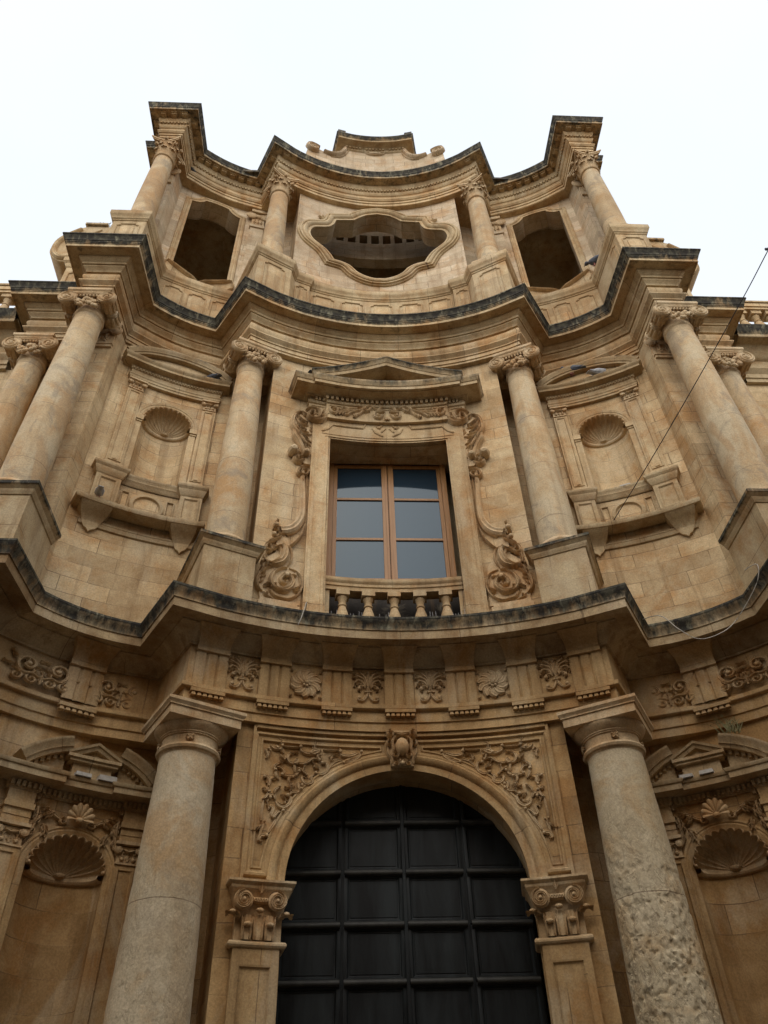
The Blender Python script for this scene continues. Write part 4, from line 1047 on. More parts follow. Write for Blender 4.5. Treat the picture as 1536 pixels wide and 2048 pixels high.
    # ledge under the dome
def niche_wall(name, fn, s, u0, u1, v0, v1, uc, r, n0, vs, d, mat, extra_us=()):
    hi = lambda u: vs+sqrt(max(0, r*r-(u-uc)**2)); m = MB(fn, s)
    us = linspace(u0, uc-r, 5)+[uc+r*cos(pi-pi*k/24) for k in range(1, 25)]+linspace(uc+r, u1, 5)[1:]
    open_wall(m, us, v0, v1, lambda u: n0, hi, (uc-r, uc+r))
    w_ = m.build(name, mat, CH)
    m = MB(fn, s); niche_void(m, uc, r, n0, vs, d); n_ = m.build('niche', mat, CH)
    m = MB(fn, s); shell(m, uc, vs, r, d*.92)
    A = 24; ring = [[m.v(uc-(r-.0-o)*cos(pi*i/A), vs+z, -(d-o*d/r)*sin(pi*i/A), (i*.1, z)) for o, z in ((0, -.07), (.05, -.06), (.07, -.035), (.06, -.0), (.03, .015), (.0, .02))] for i in range(A+1)]
    m.grid(ring)
    m.build('shell', 'carve', n_)
    return w_, n_
def arch_path(uc, r, vs, n=24): return [(uc+r*cos(pi*k/n), vs+r*sin(pi*k/n)) for k in range(n+1)]
def small_capital(m, u0, u1, z0, z1, h):
    w_ = u1-u0; H = z1-z0
    box(m, u0, u1, z0, z0+H*.08, 0, h+.03); box(m, u0+.01, u1-.01, z0+H*.08, z0+H*.8, 0, h+.01, 2); box(m, u0-.03, u1+.03, z0+H*.85, z1, 0, h+.07, 2)
    for q, u in ((1, u0+.02), (-1, u1-.02)):
        stroke(m, spiral((u, z0+H*.62), H*.2, 1.5, pi/2, q), H*.11, .04, h+.02); blob(m, (u, z0+H*.62, h+.03), (H*.18, H*.18, .03), 10, 5)
        blob(m, (u+q*w_*.18, z0+H*.22, h+.02), (.025, .03, .035))
    for k in range(3): leaf(m, (u0+w_*(k+1)/4, z0+H*.12), pi/2, H*.4, w_*.2, .04, h, 0, 2)
    stroke(m, [(u0+w_*.25, z0+H*.66), ((u0+u1)/2, z0+H*.58), (u1-w_*.25, z0+H*.66)], H*.16, .05, h+.02)
def pilaster(m, u0, u1, z0, z1, h):
    box(m, u0, u1, z0, z1, -.02, h, 2)
    w_ = u1-u0
    sweep(m, [(u0+w_*.17, z0+.08), (u1-w_*.17, z0+.08), (u1-w_*.17, z1-.06), (u0+w_*.17, z1-.06)], [(.012, h-.004), (.012, h+.018), (-.01, h+.02), (-.022, h+.004), (-.022, h-.004)], closed=True)

# --- middle storey niches
for s in SIDES:
    uc, r, n0, vs = 4.34, .435, 11.70, 13.36
    niche_wall('wall', W2s, s, 3.2, 5.42, 8.0, 15.31, uc, r, n0, vs, .36, 'wall')
    m = MB(W2s, s)
    sweep(m, arch_path(uc, r, vs), [(0, -.01), (0, .03), (.03, .035), (.035, .045), (.07, .05), (.075, .06), (.12, .07), (.125, .0)])
    for a, b in ((uc-r-.13, uc-r+.012), (uc+r-.012, uc+r+.13)):
        box(m, a, b, 13.24, 13.36, -.02, .075); box(m, a+.01, b-.01, 13.20, 13.24, -.02, .05); box(m, a+.02, b-.012 if a > uc else b, 11.72, 13.20, -.02, .03)
    m.build('niche_arch', 'mould', CH)
    for a, b in ((3.50, 3.77), (4.89, 5.16)):
        m = MB(W2s, s); pilaster(m, a, b, 11.86, 13.98, .08); box(m, a-.02, b+.02, 11.74, 11.86, -.02, .11, 2)
        blob(m, ((a+b)/2, 11.96, .09), (.05, .025, .03))
        p = m.build('niche_pilaster', 'mould', CH)
        m = MB(W2s, s); small_capital(m, a, b, 13.98, 14.26, .07); m.build('capital', 'carve', p)
        m = MB(W2s, s); a2, b2 = a-.06, b+.06
        box(m, a2, b2, 10.75, 11.50, -.02, .13, 2)
        sweep(m, [(a2+.06, 10.92), (b2-.06, 10.92), (b2-.06, 11.42), (a2+.06, 11.42)], [(.015, .125), (.015, .15), (-.01, .155), (-.03, .135), (-.03, .125)], closed=True)
        m.fn = lambda a_, b_, z: W2s(a_, z, -b_)
        sweep(m, [(a2, .03), (a2, -.13), (b2, -.13), (b2, .03)], [(0, 11.49), (.02, 11.51), (.03, 11.55), (.055, 11.60), (.055, 11.63), (.085, 11.67, .1), (.09, 11.68, .2), (.09, 11.72, .3), (-.1, 11.73, .3)])
        m.build('pedestal', 'cornice', p)
    m = MB(lambda a_, b_, z: W2s(a_, z, -b_), s)             # sill moulding and panels between the pedestals
    sweep(m, dense([(3.84, -.02), (4.83, -.02)], .15), [(0, 11.50), (.02, 11.52), (.03, 11.56), (.06, 11.60), (.06, 11.63), (.085, 11.67, .2), (.09, 11.68, .4), (.09, 11.715, .5), (-.05, 11.72, .5)])
    m.fn = W2s
    c_ = (4.34, 11.13); m_ = [(c_[0]+.23*cos(a), c_[1]+.23*sin(a)) for a in linspace(0, 2*pi, 28)[:-1]]
    sweep(m, m_, [(.05, 0), (.05, .03), (.03, .04), (-.01, .045), (-.02, .02), (-.03, .0)], closed=True)
    for q in (1, -1):
        a, b = sorted((4.34+q*.30, 4.34+q*.44))
        sweep(m, [(a, 10.95), (b, 10.95), (b, 11.36), (a, 11.36)], [(.0, 0), (.0, .03), (-.015, .035), (-.03, .0)], closed=True)
    m.build('niche_sill', 'cornice', CH)
    # shelf on two consoles
    m = MB(lambda a_, b_, z: W2s(a_, z, -b_), s)
    SP = dense([(3.34, .0), (3.34, -.30), (5.38, -.30), (5.38, .0)], .2)
    sweep(m, SP, [(-.25, 10.66), (0, 10.66), (.02, 10.665), (.04, 10.70, .1), (.04, 10.745, .35), (-.32, 10.75, .5)], cap=False)
    m.fn = W2s
    for u in (5.08, 3.66):
        prof = [(.305, 10.664), (.26, 10.62), (.18, 10.57), (.115, 10.52), (.075, 10.47), (.055, 10.42), (.05, 10.36)]
        wd = [.235, .225, .20, .175, .15, .135, .125]
        R = [[m.v(u-k, z, -.01, (0, z)), m.v(u-k, z, h, (.1, z)), m.v(u+k, z, h, (.3, z)), m.v(u+k, z, -.01, (.4, z))] for (h, z), k in zip(prof, wd)]
        m.grid(R)
        prism(m, [(u-.12, 10.50), (u+.12, 10.50), (u+.12, 10.38), (u+.08, 10.30), (u+.03, 10.27), (u, 10.22), (u-.03, 10.27), (u-.08, 10.30), (u-.12, 10.38)], -.01, .06)
    m.fn = lambda a_, b_, z: W2s(a_, z, -b_)
    sweep(m, dense([(3.45, 0), (5.25, 0)], .2), [(0, 10.36), (.035, 10.37), (.04, 10.385), (.04, 10.45), (.05, 10.46), (.05, 10.49), (0, 10.50)])
    m.build('niche_shelf', 'cornice', CH)
    # little entablature and segmental pediment
    m = MB(lambda a_, b_, z: W2s(a_, z, -b_), s)
    EP = dense([(3.47, .03), (3.47, -.08), (5.19, -.08), (5.19, .03)], .18)
    sweep(m, EP, [(-.1, 14.26), (0, 14.26), (0, 14.32), (.015, 14.325), (.015, 14.38), (.03, 14.40), (.03, 14.42), (.0, 14.43), (0, 14.55), (.02, 14.56), (.02, 14.62), (.04, 14.64), (.17, 14.66), (.17, 14.72), (.20, 14.75, .2), (.215, 14.78, .3), (.215, 14.80, .4), (-.05, 14.81, .4)])
    m.fn = W2s
    for k in range(30):
        u = 3.49+1.68*k/29; box(m, u-.014, u+.014, 14.565, 14.615, .08, .125)
    a0 = 1.02; cx_, Rr = 4.33, 1.13; cz = 14.84-Rr*cos(a0)+.0
    arc = [(cx_+Rr*sin(a)*1.10, cz+Rr*cos(a)*.86+.09) for a in linspace(a0, -a0, 22)]
    sweep(m, arc, [(-.14, .05), (-.14, .24), (-.09, .25), (-.09, .265, .1), (-.05, .28, .2), (-.02, .30, .3), (.0, .305, .4), (.02, .305, .5), (.03, .05, .5)], cap=True)
    tp = [(p[0], p[1]-.10) for p in arc]; prism(m, tp, 0, .11)
    m.build('niche_pediment', 'cornice', CH)

# --- lower storey niches
for s in SIDES:
    uc, r, n0, vs = 4.25, .42, 1.9, 5.04
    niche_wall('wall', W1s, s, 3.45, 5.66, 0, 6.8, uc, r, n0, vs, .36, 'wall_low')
    m = MB(W1s, s)
    sweep(m, [(uc+r, 1.9)]+arch_path(uc, r, vs)+[(uc-r, 1.9)], [(0, -.01), (0, .02), (.03, .03), (.05, .04), (.07, .035), (.085, .05), (.11, .05), (.115, .0)])
    m.build('niche_arch', 'mould_low', CH)
    for a, b in ((3.47, 3.75), (4.76, 5.04)):
        m = MB(W1s, s); pilaster(m, a, b, 1.0, 5.18, .07); box(m, a-.03, b+.03, .6, 1.0, -.02, .12, 2)
        p = m.build('niche_pilaster', 'mould_low', CH)
        m = MB(W1s, s); small_capital(m, a, b, 5.18, 5.46, .06); m.build('capital', 'carve_low', p)
        m = MB(W1s, s)
        box(m, a, b, 5.46, 5.54, -.02, .09, 2); box(m, a, b, 5.54, 5.63, -.02, .10, 2); box(m, a-.015, b+.015, 5.63, 5.70, -.02, .13, 2); box(m, a, b, 5.70, 5.93, -.02, .09, 2)
        m.build('entablature_block', 'mould_low', p)
    m = MB(lambda a_, b_, z: W1s(a_, z, -b_), s)
    EP = dense([(3.46, .03), (3.46, -.10), (3.76, -.10), (3.76, -.03), (4.75, -.03), (4.75, -.10), (5.05, -.10), (5.05, .03)], .18)
    sweep(m, EP, [(-.06, 5.86), (0, 5.86), (.0, 5.87), (.02, 5.88), (.02, 5.96), (.05, 5.97), (.21, 5.985), (.21, 6.06, .1), (.23, 6.07, .2), (.245, 6.10, .3), (.245, 6.115, .3), (-.06, 6.12, .3)])
    m.fn = W1s
    for k in range(28):
        u = 3.48+1.56*k/27; h = .055 if 3.78 < u < 4.73 else .125; box(m, u-.016, u+.016, 5.885, 5.955, h-.04, h+.03)
    # broken segmental halves
    for q in (1, -1):
        a0, a1 = .30, .88; Rr = 1.08; cz = 6.67-Rr
        arc = [(4.25+q*Rr*sin(a), cz+Rr*cos(a)-.02) for a in linspace(a0, a1, 10)]
        if q > 0: arc = arc[::-1]
        pr = [(-.15, .03), (-.15, .22), (-.10, .24), (-.10, .26), (-.05, .275), (-.02, .30), (0, .31), (.02, .31), (.02, .03)]
        sweep(m, arc, pr, cap=True)
        fill = [(p[0], p[1]-.13) for p in arc]; lo_ = [(arc[-1][0] if q > 0 else arc[-1][0], 6.11), (arc[0][0], 6.11)]
        prism(m, fill+lo_, 0, .10)
        for k in range(7):
            a = a0+(a1-a0)*(k+.5)/7; u, z = 4.25+q*(Rr-.17)*sin(a), cz+(Rr-.17)*cos(a); box(m, u-.018, u+.018, z-.05, z+.02, .09, .15)
    # raised block with its own little pediment
    box(m, 4.02, 4.48, 6.11, 6.34, -.02, .16, 2); box(m, 3.96, 4.54, 6.34, 6.38, -.02, .22, 2); box(m, 3.93, 4.57, 6.38, 6.42, -.02, .25, 2)
    sweep(m, [(4.57, 6.42), (4.25, 6.60), (3.93, 6.42)], [(-.05, .0), (-.05, .2), (0, .22), (.0, .24), (.03, .25), (.035, .0)], cap=True)
    prism(m, [(3.95, 6.41), (4.55, 6.41), (4.25, 6.57)], 0, .13)
    m.build('niche_pediment', 'cornice', CH)
    m = MB(W1s, s)                                           # shell and foliage above the arch
    A = 84; R = []
    for i in range(A+1):
        t = pi*i/A*1.15-.235; f = abs(cos(7*pi*i/A)); row = []
        for j in range(5):
            k = j/4; row.append(m.v(4.25+.155*k*cos(t)*(.9+.12*f), 5.64+.19*k*sin(t)*(.9+.12*f), .09+.05*sin(k*pi*.6)+.035*f*k, (i*.02, k*.2)))
        R.append(row)
    m.grid(R); blob(m, (4.25, 5.62, .12), (.05, .04, .05))
    for q in (1, -1):
        stroke(m, [(4.25+q*.12, 5.62), (4.25+q*.22, 5.64), (4.25+q*.34, 5.72), (4.25+q*.46, 5.76)], .05, .06)
        stroke(m, spiral((4.25+q*.17, 5.60), .05, 1.3, pi/2, q), .03, .05, .04)
        for (u, v, a, l) in ((.46, 5.72, -1.9, .24), (.40, 5.62, -1.3, .22), (.34, 5.74, -.4, .2), (.45, 5.50, -1.6, .2), (.28, 5.70, -1.0, .16), (.47, 5.80, 1.2, .12), (.36, 5.52, -2.2, .14)):
            leaf(m, (4.25+q*u, v), a if q > 0 else pi-a, l, .08, .07, .02, q*.7, 3)
    m.build('niche_relief', 'carve_low', CH)
# ================================================================== TOP STOREY
# parapet course that carries the upper columns
par = arcpts(4.85, 5.59, 0, 1.75, 10)+arcpts(4.85, 5.48, 1.75, 2.10, 3)
fp = frame((2.74, 9.80), math.radians(28))
par += [fp(-.42, .42, 0)[:2], fp(.42, .42, 0)[:2], fp(.42, -.62, 0)[:2]]
par += [W3s(u, 0, .12)[:2] for u in linspace(3.62, 5.36, 6)]
par += [(5.38, 8.50), (6.12, 8.50), (6.12, 9.5), (6.35, 9.5), (6.35, 12)]
PAR = mir(par[1:])+par
m = MB()
sweep(m, PAR, [(.05, 16.6), (.05, 16.85), (.03, 16.90), (0, 16.94), (0, 18.52), (.02, 18.53), (.02, 18.56), (.05, 18.59), (.05, 18.62), (.075, 18.66), (.095, 18.70), (.10, 18.71), (.10, 18.80, .1), (.10, 18.85, .35)])
cp = offset(PAR, .10); plate(m, cp+[(6.2, 12.5), (-6.2, 12.5)], 18.852, .3)
parapet = m.build('parapet', 'cornice', CH)
def oct_panel(s, fn, u0, u1, z0, z1, h=0.0, parent=None):
    m = MB(fn, s); e = .075
    P = [(u0+e, z0), (u1-e, z0), (u1-e, z0+e*.6), (u1, z0+e), (u1, z1-e), (u1-e, z1-e*.6), (u1-e, z1), (u0+e, z1), (u0+e, z1-e*.6), (u0, z1-e), (u0, z0+e), (u0+e, z0+e*.6)]
    sweep(m, P, [(.018, h-.005), (.018, h+.022), (.0, h+.028), (-.015, h+.01), (-.015, h-.005)], closed=True)
    q = MB(fn, s); prism(q, offset(P, -.10, True), h-.005, h+.016); o = m.build('parapet_panel', 'mould', parent or CH); q.build('panel_field', 'mould', o)
PW = arcmap(4.85, 5.59)
for u in (-1.42, -.71, 0, .71, 1.42): oct_panel(1, PW, u-.27, u+.27, 17.15, 18.36)
for s in SIDES:
    a, b = (1.80, 2.08) if s > 0 else (-2.08, -1.80)
    oct_panel(1, arcmap(4.85, 5.48), a, b, 17.15, 18.36)
    for u in (3.95, 4.50, 5.03): oct_panel(s, W3s, u-.2, u+.2, 17.15, 18.36, .12)
    oct_panel(s, uvh(fp, .42), -.26, .26, 17.15, 18.36)
    f6 = frame((5.75, 8.50), 0.0); oct_panel(s, uvh(f6, 0), -.25, .25, 17.15, 18.36)
    fs = lambda u, v, h: (5.38-h, 8.50+u, v); oct_panel(s, fs, .15, 1.15, 17.15, 18.36)
# the wall with the lobed window
QR = [(0, 19.79), (.155, 19.795), (.392, 19.894), (.595, 20.05), (.767, 20.30), (.974, 20.438), (1.209, 20.48)]
Q2 = [(1.209, 20.48), (1.306, 20.708), (1.432, 20.921), (1.611, 21.10), (1.79, 21.27), (1.875, 21.498), (1.86, 21.74), (1.764, 21.95), (1.56, 22.08), (1.36, 22.22), (1.25, 22.42), (1.19, 22.68)]
Q3 = [(1.19, 22.68), (.95, 22.78), (.67, 22.88)]
Q4 = [(.67, 22.88), (.554, 23.03), (.325, 23.25), (0, 23.36)]
QS = catmull(QR, 4)[:-1]+catmull(Q2, 4)[:-1]+catmull(Q3, 3)[:-1]+catmull(Q4, 4)
QS = [(x*.9935, 1.6+(z-1.6)*.9935) for x, z in QS]
iL = max(range(len(QS)), key=lambda i: QS[i][0])
LOW, HIGH = QS[:iL+1], sorted(QS[iL:], key=lambda p: p[0])
lo3, hi3 = interp(LOW), interp(HIGH)
xs = sorted(set([round(p[0], 4) for p in QS]))
us = linspace(-2.22, -xs[-1], 3)[:-1]+[-x for x in reversed(xs)]+xs[1:]+linspace(xs[-1], 2.22, 3)[1:]
UM = xs[-1]
m = MB(W3); open_wall(m, us, 16.6, 23.6, lambda u: lo3(abs(u)), lambda u: hi3(abs(u)), (-UM, UM))
full = QS+[(-x, z) for x, z in reversed(QS[1:-1])]
ribbon(m, [(u, v, 0) for u, v in full+full[:1]], [(u, v, -.48) for u, v in full+full[:1]])
m.build('wall', 'wall_small', CH)
m = MB(W3)
sweep(m, full, [(.0, -.02), (.0, .06), (.05, .065), (.06, .045), (.08, .045), (.09, .075), (.13, .11), (.17, .12), (.20, .105), (.215, .07), (.235, .07), (.25, .095), (.285, .10), (.295, .05), (.325, .045), (.335, -.01)], closed=True)
for s in (1, -1):
    for k in range(3):
        a = 1.25+.3*k; stroke(m, [(s*(1.38+.06*k), 22.40-.05*k), (s*(1.45+.07*k), 22.55-.05*k), (s*(1.47+.10*k), 22.68-.08*k)], .06, .07, .02)
m.build('lobed_window_frame', 'cornice', CH)
# inside of the belfry: rear arch with put-log holes, vault, floor
bf = MB(arcmap(4.85, 6.9))
us = linspace(-3.0, 3.0, 40)
box(bf, -2.7, 2.7, 24.45, 24.9, -.3, 0, 20); box(bf, -2.7, 2.7, 23.0, 23.95, -.3, 0, 20)
for k in range(-7, 8): box(bf, .36*k+.115, .36*k+.235, 23.95, 24.45, -.3, 0, 2)
bf.fn = None
bf.build('belfry_arcade', 'wall_small', CH)
m = MB()
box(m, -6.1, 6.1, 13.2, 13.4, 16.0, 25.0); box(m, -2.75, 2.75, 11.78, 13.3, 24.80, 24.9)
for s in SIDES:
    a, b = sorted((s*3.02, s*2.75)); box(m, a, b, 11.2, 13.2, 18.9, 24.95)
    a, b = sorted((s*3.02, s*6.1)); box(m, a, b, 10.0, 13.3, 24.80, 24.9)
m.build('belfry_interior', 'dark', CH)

for s in SIDES:                                             # tower bays with the tall shaped openings
    TOP = [(3.93, 22.95), (4.03, 22.99), (4.14, 23.07), (4.24, 23.19), (4.26, 23.26), (4.4, 23.30), (4.575, 23.32), (4.75, 23.30), (4.89, 23.26), (4.91, 23.19), (5.01, 23.07), (5.12, 22.99), (5.22, 22.95)]
    hi_ = interp(TOP); us = linspace(3.2, 3.93, 3)+[p[0] for p in TOP[1:]]+linspace(5.22, 5.56, 3)[1:]
    m = MB(W3s, s); open_wall(m, us, 16.6, 23.6, lambda u: 18.96, hi_, (3.93, 5.22))
    cont = [(3.93, 18.96)]+TOP+[(5.22, 18.96)]
    ribbon(m, [(u, v, 0) for u, v in cont], [(u, v, -.55) for u, v in cont]); m.build('wall', 'wall_small', CH)
    m = MB(W3s, s)
    sweep(m, [(5.22, 18.96)]+TOP[::-1]+[(3.93, 18.96)], [(0, -.01), (0, .035), (.05, .04), (.06, .03), (.075, .05), (.11, .06), (.13, .045), (.145, .045), (.16, .02), (.16, -.01)])
    for q, u in ((1, 3.97), (-1, 5.18)):
        stroke(m, [(u+q*.62, 18.98), (u+q*.45, 19.10), (u+q*.25, 19.22), (u+q*.02, 19.36), (u-q*.16, 19.50)], .10, .14, .02)
        stroke(m, [(u-q*.18, 19.5), (u-q*.22, 19.35), (u-q*.16, 19.15), (u-q*.05, 19.0)], .06, .08, .02)
        prism(m, [(u-q*.18, 18.95), (u+q*.6, 18.95), (u+q*.25, 19.18), (u-q*.16, 19.46)], 0, .06)
    m.build('tower_window_frame', 'mould', CH)
    # pilaster responds behind the columns
    for a, b, z in ((3.25, 3.62, 0),):
        m = MB(W3s, s); box(m, a, b, 18.95, 22.55, -.02, .07, 2); box(m, a-.02, b+.03, 22.55, 22.65, -.02, .11, 2); p = m.build('pilaster', 'wall_small', CH)
        m = MB(W3s, s); small_capital(m, a, b, 22.65, 23.5, .07); m.build('capital', 'carve', p)
    fpil = lambda u, v, h: (u, 9.42-h, v)
    m = MB(fpil, s); box(m, 5.62, 6.0, 22.52, 22.60, -.02, .06); small_capital(m, 5.62, 6.0, 22.60, 23.5, .03); m.build('pilaster_capital', 'carve', CH)
fpil2 = lambda u, v, h: (u, 9.15-h, v)
for s in SIDES:                                             # ionic responds of the middle storey
    m = MB(fpil2, s); box(m, 5.47, 6.12, 14.55, 14.62, -.02, .05); small_capital(m, 5.45, 6.13, 14.62, 15.28, .04); m.build('pilaster_capital', 'carve', CH)
    m = MB(lambda u, v, h: (u, 9.15-h, v), s); box(m, 5.40, 6.16, 9.2, 9.35, -.02, .10); box(m, 5.38, 6.18, 9.35, 9.62, -.02, .16); box(m, 5.36, 6.18, 8.2, 9.2, -.02, .05); m.build('pilaster_base', 'cornice', CH)
# gable with scrolls and its own cornice
GW = arcmap(4.85, 5.60)
out_ = [(0, 27.62), (.92, 27.62), (.96, 27.45), (1.05, 27.15), (1.20, 26.92), (1.40, 26.83), (1.62, 26.90), (1.80, 27.02), (1.98, 27.05), (2.13, 26.95), (2.22, 26.72), (2.24, 26.4), (2.24, 24.9), (0, 24.9)]
for s in SIDES: pass
m = MB(GW)
G = out_+[(-x, z) for x, z in reversed(out_[1:-1])]
half_ = [(2.14, 24.9), (2.14, 26.5), (2.13, 26.75), (2.08, 26.90), (1.96, 26.98), (1.80, 26.95), (1.62, 26.90), (1.40, 26.83), (1.20, 26.92), (1.05, 27.15), (.96, 27.45), (.92, 27.62)]
top_ = interp(sorted([(p[0], p[1]) for p in half_[1:]]+[(0, 27.62)]))
gu = [-p[0] for p in half_[1:]]+linspace(-.92, .92, 8)[1:-1]+[p[0] for p in half_[1:]][::-1]; gu = sorted(set(gu))
R = [[m.v(u, 24.9, 0, (u, 24.9)), m.v(u, top_(abs(u)), 0, (u, top_(abs(u)))), m.v(u, top_(abs(u)), -.45, (u, 30)), m.v(u, 24.9, -.45, (u, 34))] for u in gu]
m.grid(R); m.f(*R[0]); m.f(*R[-1])
for s in (1, -1):
    stroke(m, [(s*.95, 27.55), (s*1.06, 27.14), (s*1.22, 26.90), (s*1.42, 26.80), (s*1.64, 26.86)], .16, .12, 0, taper=.7)
    stroke(m, spiral((s*1.97, 26.76), .25, 1.6, pi*.75 if s > 0 else pi*.25, -s), .12, .14, 0, taper=.7)
    blob(m, (s*1.97, 26.76, .05), (.16, .16, .06), 14, 6)
    stroke(m, [(s*.85, 27.45), (s*.98, 27.05), (s*1.15, 26.78), (s*1.4, 26.66)], .05, .05, 0)
stroke(m, [(-.34, 27.5), (-.26, 27.36), (-.1, 27.30), (.1, 27.30), (.26, 27.36), (.34, 27.5)], .06, .06, 0); box(m, -.18, .18, 27.38, 27.46, -.02, .05, 2)
m.build('gable', 'wall_small', CH)
m = MB(lambda a, b, z: GW(a, z, -b))
GP = dense([(-.95, .35), (-.95, -.0), (.95, 0), (.95, .35)], .15)
sweep(m, GP, [(0, 27.45), (.04, 27.47), (.06, 27.50), (.06, 27.58), (.12, 27.62), (.15, 27.63), (.30, 27.65), (.30, 27.74, .5), (.32, 27.76, .7), (.35, 27.83, .9), (.37, 27.86, 1), (.37, 27.92, 1), (-.34, 27.93, 1)])
m.fn = GW
for k in range(18):
    if k in (5, 12): continue
    u = -.93+1.86*k/17; box(m, u-.032, u+.032, 27.52, 27.60, .05, .11)
for s in (1, -1): a, b = sorted((s*1.02, s*1.28)); box(m, a, b, 27.90, 28.08, -.3, .365, 2, 1.0); a, b = sorted((s*1.06, s*1.24)); box(m, a, b, 28.08, 28.13, -.3, .30, 2, 1.0)
m.build('gable_cornice', 'cornice', CH)

# scroll buttresses over the outermost columns
for s in SIDES:
    m = MB(side=s)
    f = lambda a, b, z: (7.0+a, 9.75+b, z); m.fn = f
    PP_ = [(-.62, 1.2), (-.62, 0), (.50, 0), (.50, 1.2)]
    sweep(m, PP_, [(.05, 16.6), (.05, 16.85), (0, 16.95), (0, 18.62), (.02, 18.63), (.05, 18.70), (.05, 18.74), (.10, 18.80), (.10, 18.95, .3), (-.3, 18.96, .4)])
    fs = lambda u, v, h: (7.0+u, 9.75-h, v); oct_panel(s, fs, -.45, .38, 17.15, 18.4); m.fn = fs
    O = catmull([(-.62, 18.97), (.58, 18.97), (.90, 19.08), (1.12, 19.40), (1.12, 19.85), (.96, 20.28), (.70, 20.62), (.52, 20.72)], 5)
    prism(m, O+[(.52, 20.76), (.02, 20.76), (-.62, 20.66)], -.9, -.05)
    stroke(m, [(.60, 20.55), (.86, 20.20), (1.03, 19.82), (1.02, 19.42), (.84, 19.14), (.58, 19.12), (.44, 19.30), (.50, 19.50), (.64, 19.54)], .14, .10, -.06, taper=.7)
    stroke(m, [(.10, 20.55), (.30, 20.30), (.52, 19.95), (.60, 19.7)], .07, .06, -.06)
    box(m, .0, .56, 20.76, 20.84, -.92, .02, 1, .6)
    m.build('scroll_buttress', 'cornice', CH)

# responds, roofs and the back of the building (closes the volume)
m = MB()
box(m, -8.0, 8.0, 11.2, 26.0, 0, 16.5); box(m, -6.3, 6.3, 13.4, 24.0, 16.5, 24.9)
m.build('nave', 'wall', CH)

# ================================================================== SIDE WINGS
for s, lab in ((1, 'pale stone wing with balustrade against the sky at the right of the church'), (-1, 'pale stone wing with balustrade against the sky at the left of the church')):
    T = thing('side_wing', (12*s, 10.2, 0), lab, 'building', 'wings on both sides of the church')
    m = MB(side=s); sweep(m, [(7.72, 10.3), (20, 10.3)], [(0, 0), (0, 15.31)]); box(m, 8.2, 20, 10.6, 18, 0, 16.4); m.build('wall', 'wall', T)
    wp = [(8.05, 10.18), (20, 10.18)]
    m = MB(side=s); sweep(m, wp, [(-.4, 15.25), (-.03, 15.25), (-.03, 15.36), (0, 15.37), (0, 15.50), (.05, 15.56), (.09, 15.61), (.09, 15.65), (0, 15.66), (0, 15.98), (.05, 16.0), (.12, 16.1), (.15, 16.2), (.23, 16.31), (.42, 16.33), (.42, 16.31), (.44, 16.32, .2), (.44, 16.42, .6), (.47, 16.46, .8), (.49, 16.53, .95), (.54, 16.62, 1), (.55, 16.655, 1), (-.6, 16.66, 1)])
    m.build('cornice', 'cornice', T)
    W_ = lambda u, v, h: (u, 9.95-h, v)
    m = MB(W_, s); box(m, 8.1, 20, 16.6, 16.95, -.3, .05); box(m, 8.1, 20, 17.78, 17.86, -.3, .02); box(m, 8.1, 20, 17.86, 18.0, -.33, .05); box(m, 8.1, 20, 18.0, 18.06, -.35, .08)
    b_ = m.build('balustrade', 'mould', T)
    for k in range(22): baluster_mesh(W_, s, 8.32+.36*k, 16.95, 17.78, .125, -.14, b_)
    m = MB(lambda u, v, h: (u, 10.27-h, v), s); box(m, 9.35, 11.0, 10.5, 13.2, -.02, .02); m.build('window_opening', 'dark', T)  # dark slab on the wall, coloured as the shade of an opening
    m = MB(lambda u, v, h: (u, 10.3-h, v), s); sweep(m, [(9.35, 10.5), (11.0, 10.5), (11.0, 13.2), (9.35, 13.2)], [(.0, -.01), (.0, .06), (.06, .08), (.16, .08), (.2, .05), (.2, -.01)], closed=True); m.build('window_frame', 'mould', T)

# ================================================================== THE OTHER SIDE OF THE STREET (behind the viewer, unseen; houses added to block low sky light)
for i, (x0, x1, hh, lab) in enumerate(((-21, -7.2, 14.5, 'unseen stone house added opposite the church to block sky light, the one to the left'), (-7.2, 7.2, 13.5, 'unseen stone house added facing the church door to block sky light'), (7.2, 21, 15.0, 'unseen stone house added opposite the church to block sky light, the one to the right'))):
    T = thing('sky_block_house', ((x0+x1)/2, -6, 0), lab, 'house', 'added houses across the street that block low sky light')
    f = lambda u, v, h: (u, -4.0+h, v); m = MB(f); box(m, x0+.02, x1-.02, 0, hh, -9, 0); m.build('wall', 'house', T)
    m = MB(f); box(m, x0+.02, x1-.02, hh, hh+.25, -9.2, .45); box(m, x0+.02, x1-.02, hh-.2, hh, -.1, .2); m.build('roof_cornice', 'mould', T)
    for k in range(4):
        for z in (1.2, 5.2, 9.0):
            u = x0+(x1-x0)*(k+.5)/4
            m = MB(f); box(m, u-.75, u+.75, z-.15, z+2.6, 0, .06); wf = m.build('window_frame', 'mould', T)
            m = MB(f); box(m, u-.55, u+.55, z, z+2.4, .05, .08); m.build('window', 'glass', wf)

